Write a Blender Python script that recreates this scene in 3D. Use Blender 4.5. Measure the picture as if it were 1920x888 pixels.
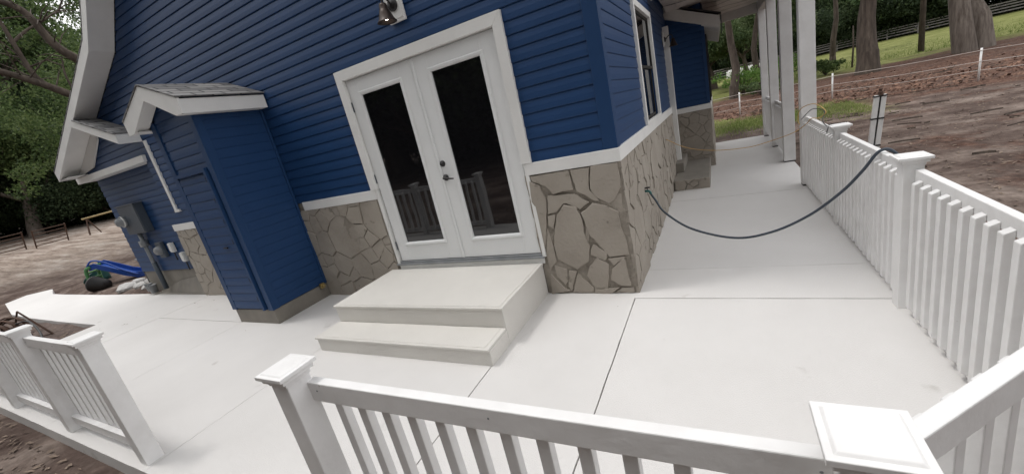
import bpy, bmesh, math, random
from mathutils import Vector, Matrix, noise
random.seed(7)
for o in list(bpy.data.objects): bpy.data.objects.remove(o)
SC = bpy.context.scene
COL = SC.collection
rad = math.radians

# ------------------------------------------------------------------ camera
cam_d = bpy.data.cameras.new('camera'); cam = bpy.data.objects.new('camera', cam_d); COL.objects.link(cam)
RR = [[0.8794435, 0.4225089, -0.2192380], [-0.0702657, -0.3403047, -0.9376862], [-0.4707885, 0.8400470, -0.2695909]]
right, down, fwd = [Vector(r) for r in RR]
M = Matrix.Identity(4)
for i in range(3):
    M[i][0] = right[i]; M[i][1] = -down[i]; M[i][2] = -fwd[i]
M.translation = Vector((0.7553, -3.3733, 1.6978))
cam.matrix_world = M
cam_d.sensor_width = 36; cam_d.lens = 36*756.28/1920; cam_d.clip_end = 1000; cam_d.clip_start = .02
SC.camera = cam

# ------------------------------------------------------------------ light
SUN_DIR = Vector((-.38, -.10, 1)).normalized()      # towards the sun
el = math.asin(SUN_DIR.z); az = math.atan2(SUN_DIR.x, SUN_DIR.y)
w = bpy.data.worlds.new('World'); SC.world = w; w.use_nodes = True
nt = w.node_tree; nt.nodes.clear()
out = nt.nodes.new('ShaderNodeOutputWorld'); bg = nt.nodes.new('ShaderNodeBackground')
sky = nt.nodes.new('ShaderNodeTexSky'); sky.sky_type = 'NISHITA'; sky.sun_disc = False
sky.sun_elevation = el; sky.sun_rotation = az; sky.dust_density = 4; sky.air_density = 1.2; sky.ozone_density = .6
hs = nt.nodes.new('ShaderNodeHueSaturation'); hs.inputs['Saturation'].default_value = .16
# thin bright cloud cover over the sky
cl_ = nt.nodes.new('ShaderNodeMixRGB'); cl_.inputs[0].default_value = .7; cl_.inputs[2].default_value = (7.7, 7.65, 7.7, 1)
nt.links.new(sky.outputs[0], hs.inputs['Color']); nt.links.new(hs.outputs[0], cl_.inputs[1]); nt.links.new(cl_.outputs[0], bg.inputs[0])
bg.inputs[1].default_value = .15
nt.links.new(bg.outputs[0], out.inputs[0])
sd = bpy.data.lights.new('sun', 'SUN'); sd.energy = .65; sd.angle = rad(9); sd.color = (1, .97, .93)
so = bpy.data.objects.new('sun', sd); COL.objects.link(so)
so.rotation_euler = SUN_DIR.to_track_quat('Z', 'Y').to_euler()
vs = SC.view_settings
vs.view_transform = 'Standard'; vs.look = 'None'; vs.exposure = 0.56; vs.gamma = 1.0; vs.use_curve_mapping = False

# ------------------------------------------------------------------ materials
def base_mat(name):
    m = bpy.data.materials.new(name); m.use_nodes = True
    n = m.node_tree; b = n.nodes['Principled BSDF']
    return m, n, b
def N(n, t, **kw):
    x = n.nodes.new(t)
    for k, v in kw.items():
        if k in x.inputs: x.inputs[k].default_value = v
        else: setattr(x, k, v)
    return x
def ramp(n, fac, stops):
    r = n.nodes.new('ShaderNodeValToRGB'); e = r.color_ramp.elements
    while len(e) < len(stops): e.new(.5)
    for el_, (p, c) in zip(e, stops):
        el_.position = p; el_.color = (*c, 1)
    n.links.new(fac, r.inputs[0]); return r
def mat(name, c1, c2=None, scale=4, rough=.6, bump=0, bscale=60, metal=0, spots=None, sscale=30, spec=.5, stretch=None):
    """colour varying between c1 and c2 with noise; optional rarer spots; fine bump"""
    m, n, b = base_mat(name)
    tc = N(n, 'ShaderNodeTexCoord'); co = tc.outputs['Object']
    if stretch:
        mp = N(n, 'ShaderNodeMapping'); mp.inputs['Scale'].default_value = stretch
        n.links.new(co, mp.inputs[0]); co = mp.outputs[0]
    nz = N(n, 'ShaderNodeTexNoise', Scale=scale, Detail=6.0, Roughness=.6); n.links.new(co, nz.inputs['Vector'])
    r = ramp(n, nz.outputs[0], [(.3, c1), (.7, c2 or c1)])
    col = r.outputs[0]
    if spots:
        n2 = N(n, 'ShaderNodeTexNoise', Scale=sscale, Detail=3.0); n.links.new(co, n2.inputs['Vector'])
        r2 = ramp(n, n2.outputs[0], [(spots[1], (0, 0, 0)), (spots[1]+.06, (1, 1, 1))])
        mx = n.nodes.new('ShaderNodeMixRGB'); n.links.new(r2.outputs[0], mx.inputs[0])
        n.links.new(col, mx.inputs[1]); mx.inputs[2].default_value = (*spots[0], 1); col = mx.outputs[0]
    n.links.new(col, b.inputs['Base Color'])
    b.inputs['Roughness'].default_value = rough; b.inputs['Metallic'].default_value = metal
    b.inputs['Specular IOR Level'].default_value = spec
    if bump:
        n3 = N(n, 'ShaderNodeTexNoise', Scale=bscale, Detail=5.0); n.links.new(co, n3.inputs['Vector'])
        bp = N(n, 'ShaderNodeBump', Strength=bump, Distance=.01); n.links.new(n3.outputs[0], bp.inputs['Height'])
        n.links.new(bp.outputs[0], b.inputs['Normal'])
    return m
MT = {}
MT['siding'] = mat('blue_vinyl', (.0105, .041, .118), (.0135, .048, .136), 1.3, .5, .12, 60, spec=.3)
MT['siding_trim'] = mat('blue_trim', (.0105, .041, .116), (.0125, .045, .126), 3, .5, .1, 60, spec=.3)
MT['trim'] = mat('white_trim_paint', (.69, .685, .67), (.76, .755, .74), 3, .5, .15, 50, spots=((.45, .43, .40), .76), sscale=14)
MT['rail'] = mat('white_rail_paint', (.70, .69, .68), (.79, .785, .78), 5, .5, .2, 30, spots=((.45, .42, .39), .76), sscale=40)
MT['door'] = mat('door_paint', (.70, .71, .71), (.75, .755, .755), 2, .35, .08, 40)
MT['stone'] = mat('taupe_stone', (.275, .243, .206), (.35, .314, .27), 2.0, .8, .6, 30, spots=((.20, .175, .145), .68), sscale=9)
MT['mortar'] = mat('taupe_mortar', (.20, .175, .145), (.30, .268, .228), 7, .9, .8, 28)
MT['concrete'] = mat('grey_concrete', (.17, .155, .135), (.24, .22, .19), 3, .85, .5, 50)
MT['patio'] = mat('painted_patio', (.60, .585, .57), (.66, .645, .63), .8, .75, .3, 160, spots=((.52, .50, .48), .70), sscale=3.5)
MT['joint'] = mat('dark_joint', (.10, .09, .08), (.2, .19, .17), 20, .9)  # dark underlay colour seen in the patio joints
MT['steps'] = mat('painted_steps', (.60, .58, .545), (.66, .64, .60), 1.5, .7, .45, 120, spots=((.40, .37, .33), .76), sscale=11)
MT['roofedge'] = mat('porch_white', (.48, .46, .43), (.58, .56, .53), 2.5, .6, .3, 40, spots=((.36, .33, .30), .72), sscale=6)
MT['soffit'] = mat('sagging_soffit', (.48, .43, .40), (.62, .57, .54), 3, .6, .4, 20)
MT['black'] = mat('black_metal', (.008, .007, .007), (.014, .012, .012), 10, .5, .1)
MT['bronze'] = mat('dark_bronze', (.03, .022, .018), (.05, .035, .03), 10, .4, .1, metal=.6)
MT['hose'] = mat('dark_hose', (.035, .047, .065), (.05, .065, .088), 12, .5)
MT['orange'] = mat('orange_cord', (.42, .25, .08), (.5, .31, .11), 12, .5)
MT['brass'] = mat('brass', (.45, .33, .13), (.5, .4, .2), 12, .35, metal=.8)
MT['greybox'] = mat('utility_grey', (.045, .058, .075), (.06, .075, .095), 3, .5, .1)
MT['conduit'] = mat('conduit_grey', (.17, .18, .19), (.25, .26, .27), 6, .4)
MT['plastic_white'] = mat('white_plastic', (.6, .6, .58), (.7, .7, .68), 5, .45)
MT['toyblue'] = mat('toy_blue', (.015, .055, .26), (.02, .075, .33), 6, .35)
MT['toygreen'] = mat('toy_green', (.05, .17, .06), (.08, .24, .08), 6, .4)
MT['teal'] = mat('teal_plastic', (.02, .10, .10), (.03, .14, .13), 6, .4)
MT['rust'] = mat('rusty_iron', (.05, .028, .02), (.10, .05, .03), 10, .8, .4)
MT['yellow'] = mat('yellow_wood', (.38, .29, .14), (.48, .38, .2), 6, .6, .3)
MT['bark'] = mat('bark', (.035, .026, .020), (.10, .078, .062), 2, .95, 1.0, 7, stretch=(3, 3, .8), spots=((.11, .09, .07), .62), sscale=2.2)
MT['barkpale'] = mat('lichen_bark', (.06, .045, .036), (.20, .17, .145), 2.2, .95, 1.0, 9, stretch=(3, 3, .7))
MT['oldwood'] = mat('weathered_wood', (.16, .15, .14), (.3, .28, .26), 4, .85, .4)
MT['fencewhite'] = mat('fence_white', (.70, .70, .69), (.8, .8, .79), 8, .6)
MT['wire'] = mat('fence_tape', (.42, .36, .33), (.55, .5, .46), 8, .6)
MT['leaflitter'] = mat('dead_leaf', (.07, .045, .03), (.24, .18, .135), 3, .8)
MT['straw'] = mat('straw_twigs', (.07, .032, .022), (.26, .15, .10), 1.5, .9)
MT['strap'] = mat('black_strap', (.01, .01, .012), (.02, .02, .02), 3, .5)
MT['interior'] = mat('dark_interior', (.012, .010, .009), (.03, .025, .02), 2, .9)
MT['rubble'] = mat('pale_rubble', (.35, .34, .33), (.5, .49, .47), 6, .8, .6)

def glass_mat():
    m, n, b = base_mat('window_glass')
    b.inputs['Base Color'].default_value = (.006, .006, .007, 1)
    b.inputs['Roughness'].default_value = .03; b.inputs['IOR'].default_value = 1.75
    tc = N(n, 'ShaderNodeTexCoord'); nz = N(n, 'ShaderNodeTexNoise', Scale=2.5, Detail=1.0)
    n.links.new(tc.outputs['Object'], nz.inputs['Vector'])
    bp = N(n, 'ShaderNodeBump', Strength=.12, Distance=.01); n.links.new(nz.outputs[0], bp.inputs['Height'])
    n.links.new(bp.outputs[0], b.inputs['Normal'])
    return m
MT['glass'] = glass_mat()
def emis(name, c, s):
    m, n, b = base_mat(name)
    b.inputs['Base Color'].default_value = (*c, 1); b.inputs['Emission Color'].default_value = (*c, 1)
    b.inputs['Emission Strength'].default_value = s
    return m
MT['bulb'] = emis('lit_bulb', (1, .95, .88), 6)

def shingle_mat():
    m, n, b = base_mat('asphalt_shingle')
    tc = N(n, 'ShaderNodeTexCoord')
    uv = tc.outputs['UV']
    br = N(n, 'ShaderNodeTexBrick', Scale=1.0); br.inputs['Color1'].default_value = (.06, .06, .065, 1)
    br.inputs['Color2'].default_value = (.24, .235, .23, 1); br.inputs['Mortar'].default_value = (.02, .02, .022, 1)
    br.inputs['Mortar Size'].default_value = .012; br.inputs['Bias'].default_value = .1
    br.inputs['Brick Width'].default_value = .30; br.inputs['Row Height'].default_value = .12
    n.links.new(uv, br.inputs['Vector'])
    nz = N(n, 'ShaderNodeTexNoise', Scale=300.0, Detail=2.0); n.links.new(uv, nz.inputs['Vector'])
    mx = N(n, 'ShaderNodeMixRGB'); mx.blend_type = 'MULTIPLY'; mx.inputs[0].default_value = .6
    n.links.new(br.outputs[0], mx.inputs[1]); n.links.new(nz.outputs[0], mx.inputs[2])
    g = N(n, 'ShaderNodeGamma'); g.inputs[1].default_value = .8; n.links.new(mx.outputs[0], g.inputs[0])
    n.links.new(g.outputs[0], b.inputs['Base Color']); b.inputs['Roughness'].default_value = .9
    bp = N(n, 'ShaderNodeBump', Strength=.6, Distance=.005); n.links.new(br.outputs[1], bp.inputs['Height']); bp.invert = True
    n.links.new(bp.outputs[0], b.inputs['Normal'])
    return m
MT['shingle'] = shingle_mat()

def leaf_mat(name, ca, cb, cc):
    m, n, b = base_mat(name)
    gi = N(n, 'ShaderNodeNewGeometry')
    tc = N(n, 'ShaderNodeTexCoord'); nz = N(n, 'ShaderNodeTexNoise', Scale=.55, Detail=3.0); n.links.new(tc.outputs['Object'], nz.inputs['Vector'])
    ad = N(n, 'ShaderNodeMath', operation='ADD'); mu = N(n, 'ShaderNodeMath', operation='MULTIPLY'); mu.inputs[1].default_value = .45
    n.links.new(gi.outputs['Random Per Island'], mu.inputs[0]); n.links.new(nz.outputs[0], ad.inputs[0]); n.links.new(mu.outputs[0], ad.inputs[1])
    r = ramp(n, ad.outputs[0], [(.45, ca), (.72, cb), (.95, cc)])
    n.links.new(r.outputs[0], b.inputs['Base Color']); b.inputs['Roughness'].default_value = .65; b.inputs['Specular IOR Level'].default_value = .25
    tr = N(n, 'ShaderNodeBsdfTranslucent'); n.links.new(r.outputs[0], tr.inputs[0])
    ms = N(n, 'ShaderNodeMixShader'); ms.inputs[0].default_value = .35
    o = n.nodes['Material Output']
    n.links.new(b.outputs[0], ms.inputs[1]); n.links.new(tr.outputs[0], ms.inputs[2]); n.links.new(ms.outputs[0], o.inputs[0])
    return m
MT['leaf'] = leaf_mat('oak_leaves', (.028, .048, .018), (.07, .115, .035), (.14, .19, .07))
MT['leafdark'] = leaf_mat('cedar_leaves', (.02, .034, .016), (.038, .060, .027), (.07, .098, .045))
MT['leafpale'] = leaf_mat('pale_leaves', (.055, .095, .04), (.10, .15, .06), (.17, .22, .10))
MT['leafbright'] = leaf_mat('bush_leaves', (.06, .13, .025), (.13, .25, .05), (.22, .34, .09))
MT['grass'] = leaf_mat('grass_blades', (.09, .14, .03), (.17, .22, .06), (.30, .32, .13))

def ground_mat():
    m, n, b = base_mat('yard_ground')
    tc = N(n, 'ShaderNodeTexCoord'); P = tc.outputs['Object']
    sx = N(n, 'ShaderNodeSeparateXYZ'); n.links.new(P, sx.inputs[0])
    def nz(s, d=8, st=None, ro=.6):
        x = N(n, 'ShaderNodeTexNoise', Scale=s, Detail=float(d), Roughness=ro)
        if st:
            mp = N(n, 'ShaderNodeMapping'); mp.inputs['Scale'].default_value = st; n.links.new(P, mp.inputs[0]); n.links.new(mp.outputs[0], x.inputs['Vector'])
        else: n.links.new(P, x.inputs['Vector'])
        return x.outputs[0]
    def mr(v, a, b_, c=0, d=1):
        x = N(n, 'ShaderNodeMapRange'); x.inputs[1].default_value = a; x.inputs[2].default_value = b_; x.inputs[3].default_value = c; x.inputs[4].default_value = d
        n.links.new(v, x.inputs[0]); return x.outputs[0]
    def math_(op, a, b_):
        x = N(n, 'ShaderNodeMath', operation=op)
        for i, v in enumerate((a, b_)):
            if isinstance(v, (int, float)): x.inputs[i].default_value = v
            else: n.links.new(v, x.inputs[i])
        x.use_clamp = op == 'MULTIPLY'
        return x.outputs[0]
    def mix(f, a, b_):
        x = N(n, 'ShaderNodeMixRGB')
        for i, v in enumerate((f, a, b_)):
            if isinstance(v, tuple): x.inputs[i].default_value = (*v, 1)
            else: n.links.new(v, x.inputs[i])
        return x.outputs[0]
    big = nz(.35, 5); mid = nz(1.1, 9, (1, 1.1, 1), .66); fine = nz(9, 8, ro=.75); streak = nz(1.0, 9, (.35, 2.6, 1), .7)
    # dirt: sandy grey and brown
    dirt = ramp(n, mid, [(.32, (.055, .036, .030)), (.5, (.118, .087, .074)), (.7, (.27, .22, .19))]).outputs[0]
    # red pine straw
    straw = ramp(n, fine, [(.35, (.045, .022, .016)), (.52, (.115, .062, .045)), (.68, (.21, .14, .105))]).outputs[0]
    # sandy left lot
    sand = ramp(n, streak, [(.34, (.17, .125, .10)), (.5, (.36, .295, .25)), (.66, (.52, .46, .41))]).outputs[0]
    grass = ramp(n, mid, [(.3, (.085, .10, .03)), (.5, (.17, .185, .06)), (.7, (.30, .29, .13))]).outputs[0]
    fmod = mr(fine, .3, .7, .55, 1.2)
    # masks
    X = sx.outputs[0]; Y = sx.outputs[1]
    Yn = math_('ADD', Y, math_('MULTIPLY', math_('SUBTRACT', big, .5), 1.0)) 
    wob = math_('ADD', Y, mr(big, .3, .7, -2.5, 2.5))
    # red straw where y+0.45x > 15 (belt under the oaks) before the pasture
    lin = math_('ADD', wob, mr(X, 0, 30, 0, 9))
    rightish = mr(X, -3, 0)
    redm = math_('MULTIPLY', math_('MULTIPLY', mr(lin, 13.2, 15.5), mr(nz(.9, 6), .25, .45)), rightish)
    pastm = math_('MULTIPLY', mr(math_('ADD', wob, mr(X, 4, 20, 0, -4)), 27.5, 30), rightish)
    leftm = mr(math_('ADD', X, mr(big, .3, .7, -2.2, 2.2)), -20, -25)
    gm1 = math_('MULTIPLY', math_('MULTIPLY', mr(wob, 10.8, 12.0), mr(wob, 15.6, 14.6)), mr(X, 5.2, 4.0))
    gm1 = math_('MULTIPLY', math_('MULTIPLY', gm1, rightish), mr(nz(1.3, 6), .38, .5))
    strewn = math_('MULTIPLY', mr(nz(.8, 7, ro=.7), .54, .66), mr(X, 1.9, 3))
    c = mix(strewn, dirt, straw); redm = math_('MULTIPLY', redm, mr(nz(.45, 6, (1, 2.2, 1)), .32, .5, .35, 1)); c = mix(redm, c, straw); c = mix(pastm, c, grass); c = mix(gm1, c, grass)
    c = mix(leftm, c, sand)
    cm = N(n, 'ShaderNodeMixRGB'); cm.blend_type = 'MULTIPLY'; cm.inputs[0].default_value = 1
    n.links.new(c, cm.inputs[1]); n.links.new(fmod, cm.inputs[2])
    n.links.new(cm.outputs[0], b.inputs['Base Color']); b.inputs['Roughness'].default_value = .95; b.inputs['Specular IOR Level'].default_value = .1
    h = math_('ADD', mid, math_('MULTIPLY', fine, .35))
    bp = N(n, 'ShaderNodeBump', Strength=.6, Distance=.04); n.links.new(h, bp.inputs['Height']); n.links.new(bp.outputs[0], b.inputs['Normal'])
    return m
MT['ground'] = ground_mat()
MT['soil'] = mat('garden_soil', (.055, .036, .030), (.14, .10, .085), 5, .95, 1.0, 25, spots=((.2, .16, .14), .62), sscale=30)

# ------------------------------------------------------------------ helpers
def link(name, me, m, parent=None, smooth=False):
    o = bpy.data.objects.new(name, me); COL.objects.link(o)
    if m is not None:
        ms = m if isinstance(m, (list, tuple)) else [m]
        for x in ms: me.materials.append(MT[x] if isinstance(x, str) else x)
    if parent: o.parent = parent
    if smooth:
        for p in me.polygons: p.use_smooth = True
    return o
def tag(o, label, cat, group=None, kind=None):
    if kind: o['kind'] = kind
    if label: o['label'] = label
    if cat: o['category'] = cat
    if group: o['group'] = group
    return o
def thing(name, label, cat, loc=(0, 0, 0), group=None, rz=0):
    o = bpy.data.objects.new(name, None); COL.objects.link(o); o.location = loc; o.rotation_euler = (0, 0, rz)
    o.empty_display_size = .1
    return tag(o, label, cat, group)
def bevel(o, wd=.003, seg=2):
    md = o.modifiers.new('bevel', 'BEVEL'); md.width = wd; md.segments = seg; md.limit_method = 'ANGLE'; md.angle_limit = rad(35)
    md.harden_normals = False
    return o
class MB:
    def __init__(s): s.v = []; s.f = []; s.mi = []; s.uv = None
    def add(s, vs_, fs, mi=0):
        k = len(s.v); s.v += [tuple(v) for v in vs_]; s.f += [tuple(i+k for i in f) for f in fs]; s.mi += [mi]*len(fs); return s
    def box(s, a, b, mi=0, mtx=None):
        x0, y0, z0 = a; x1, y1, z1 = b
        vs_ = [(x0,y0,z0),(x1,y0,z0),(x1,y1,z0),(x0,y1,z0),(x0,y0,z1),(x1,y0,z1),(x1,y1,z1),(x0,y1,z1)]
        if mtx: vs_ = [mtx @ Vector(v) for v in vs_]
        return s.add(vs_, [(0,3,2,1),(4,5,6,7),(0,1,5,4),(1,2,6,5),(2,3,7,6),(3,0,4,7)], mi)
    def prism(s, pts, axis, a, b, mi=0):
        """pts 2D polygon; extruded along axis from a to b. axis 'y': pts=(x,z); 'z': (x,y); 'x': (y,z)"""
        def mk(p, t):
            return {'y': (p[0], t, p[1]), 'z': (p[0], p[1], t), 'x': (t, p[0], p[1])}[axis]
        n = len(pts); vs_ = [mk(p, a) for p in pts]+[mk(p, b) for p in pts]
        fs = [tuple(range(n))[::-1], tuple(range(n, 2*n))]+[(i, (i+1) % n, n+(i+1) % n, n+i) for i in range(n)]
        return s.add(vs_, fs, mi)
    def tube(s, pts, r, n=8, mi=0, cap=True):
        pts = [Vector(p) for p in pts]; m_ = len(pts)
        rs = r if isinstance(r, (list, tuple)) else [r]*m_
        k = len(s.v); prev = None
        for i, p in enumerate(pts):
            d = (pts[min(i+1, m_-1)]-pts[max(i-1, 0)]).normalized()
            if prev is None: a = d.orthogonal().normalized()
            else:
                a = prev-d*prev.dot(d)
                a = a.normalized() if a.length > 1e-6 else d.orthogonal().normalized()
            prev = a; b = d.cross(a)
            for j in range(n):
                t = 2*math.pi*j/n; s.v.append(tuple(p+(a*math.cos(t)+b*math.sin(t))*rs[i]))
        for i in range(m_-1):
            for j in range(n):
                s.f.append((k+i*n+j, k+i*n+(j+1) % n, k+(i+1)*n+(j+1) % n, k+(i+1)*n+j)); s.mi.append(mi)
        if cap:
            s.f.append(tuple(k+j for j in range(n))[::-1]); s.mi.append(mi)
            s.f.append(tuple(k+(m_-1)*n+j for j in range(n))); s.mi.append(mi)
        return s
    def lathe(s, prof, c=(0, 0, 0), n=20, mi=0, mtx=None):
        k = len(s.v)
        for r, z in prof:
            for j in range(n):
                t = 2*math.pi*j/n; v = Vector((r*math.cos(t), r*math.sin(t), z))
                if mtx: v = mtx @ v
                s.v.append(tuple(v+Vector(c)))
        for i in range(len(prof)-1):
            for j in range(n):
                s.f.append((k+i*n+j, k+i*n+(j+1) % n, k+(i+1)*n+(j+1) % n, k+(i+1)*n+j)); s.mi.append(mi)
        return s
    def build(s, name, m, parent=None, smooth=False, bev=0):
        me = bpy.data.meshes.new(name); me.from_pydata(s.v, [], s.f); 
        bm = bmesh.new(); bm.from_mesh(me); bmesh.ops.recalc_face_normals(bm, faces=bm.faces) if len(bm.faces) < 20000 else None
        for i, f in enumerate(bm.faces): f.material_index = s.mi[i]
        bm.to_mesh(me); bm.free()
        o = link(name, me, m, parent, smooth)
        if bev: bevel(o, bev)
        return o
def copy_tree(o, parent=None):
    c = o.copy(); COL.objects.link(c); c.parent = parent
    for ch in list(o.children): copy_tree(ch, c)
    return c
def catmull(P, k=8):
    P = [Vector(p) for p in P]; Q = [P[0]*2-P[1]]+P+[P[-1]*2-P[-2]]; r = []
    for i in range(1, len(Q)-2):
        for j in range(k):
            t = j/k; a, b, c, d = Q[i-1:i+3]
            r.append(.5*((2*b)+(c-a)*t+(2*a-5*b+4*c-d)*t*t+(3*b-a-3*c+d)*t**3))
    r.append(P[-1]); return r

# ------------------------------------------------------------------ ground and patio
def terr(x, y):
    z = -.17
    z += .05*max(0, -18-x)
    z += .017*max(0, y-22)*(1 if x > -18 else max(0, 1-(-18-x)/20))
    if x < -2 and y < -2.5: z += .06*min(1, (-2-x))*min(1, (-2.5-y)*4)
    z += .03*noise.noise(Vector((x*.35, y*.35, 0)))+.012*noise.noise(Vector((x*1.7, y*1.7, 3)))
    # mounded bed beside the utility wall
    if -17 < x < -8.8 and .02 < y < 3: z += .10
    if -11 < x < -8.6 and .0 < y < 3: z += .20*min(1, y/.22)*min(1, (x+11)/.6)
    return z
def axis_pts():
    def seg(a, b, s):
        n = max(1, int(round((b-a)/s))); return [a+(b-a)*i/n for i in range(n)]
    xs = seg(-400, -90, 30)+seg(-90, -30, 2.5)+seg(-30, -10, .8)+seg(-10, 12, .4)+seg(12, 40, 1.2)+seg(40, 120, 5)+seg(120, 400, 35)+[400]
    ys = seg(-400, -60, 30)+seg(-60, -8, 3)+seg(-8, 20, .4)+seg(20, 50, 1.2)+seg(50, 130, 5)+seg(130, 400, 35)+[400]
    return xs, ys
xs, ys = axis_pts(); g = MB()
vsg = [(x, y, terr(max(-120, x), min(110, y))) for y in ys for x in xs]; nx = len(xs)
g.add(vsg, [(j*nx+i, j*nx+i+1, (j+1)*nx+i+1, (j+1)*nx+i) for j in range(len(ys)-1) for i in range(nx-1)])
gr = g.build('ground', 'ground', smooth=True); tag(gr, None, None, kind='structure')

rj = random.Random(3)
def jag(poly, step=.12, amp=.0014):
    r = []
    for i, p in enumerate(poly):
        q = poly[(i+1) % len(poly)]; L = math.dist(p, q); n = max(1, int(L/step))
        for k in range(n):
            t = k/n; a = amp if k else 0
            r.append((p[0]+(q[0]-p[0])*t+rj.uniform(-a, a), p[1]+(q[1]-p[1])*t+rj.uniform(-a, a)))
    return r
pt = MB(); G = .0048
YF = -2.665
def panel(poly, z=0, amp=.0014):
    p2 = jag(poly, amp=amp); pt.prism(p2, 'z', -.14, z)
G0 = G*.4
panel([(-17.1,.42),(-17.75,.02),(-17.3,-.5),(-14.3,-.98),(-12.6,-1.06),(-10.5,-1.10),(-8.8,-1.11),(-8.8,YF),(-7.27-G,YF),(-7.27-G,.2-.17),(-9.85,.05),(-11.8,.015),(-14.9,.06),(-15.8,.1)], 0)
panel([(-7.27+G,-.8+G0),(-4.95,-.8+G0),(-4.95,.1),(-7.27+G,.1)])
panel([(-7.27+G,YF),(-4.93-G0,YF),(-4.93-G0,-.8-G),(-7.27+G,-.8-G)])
panel([(-4.93+G0,YF),(-2.88-G0,YF),(-2.88-G0,.1),(-4.2,.1),(-4.2,-.7),(-4.93+G0,-.7)])
panel([(-2.88+G0,YF),(-.88-G,YF),(-.88-G,.05),(-2.88+G0,.05)])
panel([(-.88+G,YF),(0-G,YF),(0-G,.05),(-.88+G,.05)])
panel([(0+G,YF),(.98,YF),(1.84,-1.82),(1.84,-.12-G),(0+G,-.12-G)], amp=.002)
panel([(0-G,-.12+G),(1.84,-.12+G),(1.84,.485-.0012),(0-G,.485-.0012)])
panel([(0-G,.485+.0012),(1.84,.485+.0012),(1.84,3.02-G),(0-G,3.02-G)])
panel([(0-G,3.02+G),(1.84,3.02+G),(1.84,8.5),(0-G,8.5)])
pt.prism([(-8.7,YF+.01),(.97,YF+.01),(1.82,-1.8),(1.82,8.48),(-.1,8.48),(-.1,.04),(-8.7,.04)], 'z', -.3, -.016, 1)
patio = pt.build('patio', ['patio', 'joint']); tag(patio, None, None, kind='structure')

sb = MB()
pl = [(-8.8,-1.14),(-10.5,-1.13),(-12.6,-1.1),(-14.2,-1.02),(-14.2,-2.9),(-8.8,-2.9)]
nb = 34
for j in range(nb):
    for i in range(nb):
        pass
vv = [(-14.4+5.58*i/nb, -2.9+1.8*j/nb, -.035+.05*noise.noise(Vector((i*.4, j*.4, 1)))-.03) for j in range(nb+1) for i in range(nb+1)]
sb.add(vv, [(j*(nb+1)+i, j*(nb+1)+i+1, (j+1)*(nb+1)+i+1, (j+1)*(nb+1)+i) for j in range(nb) for i in range(nb)])
so_ = sb.build('soil_bed', 'soil', smooth=True); tag(so_, None, None, kind='structure')
wd = MB(); wd.add([(-9.7,.0,-.02),(-7.42,.0,-.02),(-7.42,.2,.33),(-8.6,.2,.22),(-9.7,.2,-.02),(-7.42,.0,.004),(-9.7,.0,.004)], [(6,5,2,3,4)])
wd.build('concrete_apron', 'concrete')['kind'] = 'structure'

# ------------------------------------------------------------------ house
house = thing('house', 'blue house with white trim, taupe stone base and glass double doors', 'house')
LAP = .107
def rakeL(z):     # left limit of the front wall at height z
    if z < 2.42: return -10.15
    if z < 3.86: return -10.15+(z-2.42)/(3.86-2.42)*(10.15-6.79)
    return -6.79+(z-3.86)/.9
def rakeR(z):
    return 0.0 if z < 4.4 else 0-(z-4.4)/.9
PROF = [(0, .0135), (.05, .0165), (.45, .0150), (.8, .0095), (1, .0035)]
def siding(mb, z0, z1, spans, mk, lap=LAP, k_=1.0):
    """horizontal lap siding. spans(za, zb) -> list of ((ua0, ub0), (ua1, ub1)); mk(u, off, z) -> xyz"""
    z = z0
    while z < z1-1e-4:
        zt = min(z+lap, z1)
        for (a0, b0), (a1, b1) in spans(z, zt):
            if b0-a0 < .004 and b1-a1 < .004: continue
            if b0 < a0: b0 = a0
            if b1 < a1: b1 = a1
            vs_ = [mk(a0, .0, z), mk(b0, .0, z)]
            for t, o in PROF:
                zz = z+(zt-z)*t; vs_ += [mk(a0+(a1-a0)*t, o*k_, zz), mk(b0+(b1-b0)*t, o*k_, zz)]
            fs = [(2*i, 2*i+1, 2*i+3, 2*i+2) for i in range(len(PROF))]
            mb.add(vs_, fs)
        z = zt
DX0, DX1, DZT = -2.76, -.75, 2.57       # casing outside
BT, BB = 1.307, 1.198                   # belt board
def spans_front(za, zb):
    def s(z):
        return rakeL(z), rakeR(z)
    la, ra = s(za); lb, rb = s(zb)
    if za < 2.45: la = lb = -7.36
    zt = za+(zb-za)*.5
    if zt < DZT-.02: return [((la, DX0+.04), (lb, DX0+.04)), ((DX1-.04, ra-.09), (DX1-.04, rb-.09))]
    if zt < 4.35: return [((la, ra-.09), (lb, rb-.09))]
    return [((la, ra), (lb, rb))]
fs_ = MB(); RJ = random.Random(17)
def with_joints(spans, a, b, step=3.6):
    def f(za, zb):
        r_ = []
        for (a0, b0), (a1, b1) in spans(za, zb):
            x = a0
            cuts = [c for c in (a+RJ.uniform(.4, step)+k*step for k in range(int((b-a)/step)+1)) if max(a0, a1)+.3 < c < min(b0, b1)-.3]
            pa, pb = a0, a1
            for c in cuts: r_.append(((pa, c-.0008), (pb, c-.0008))); pa = pb = c+.0008
            r_.append(((pa, b0), (pb, b1)))
        return r_
    return f
siding(fs_, BT-.01, 7.15, with_joints(spans_front, -10, 0), lambda u, o, z: (u, -o, z))
fs_.build('front_siding', 'siding', house)
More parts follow.
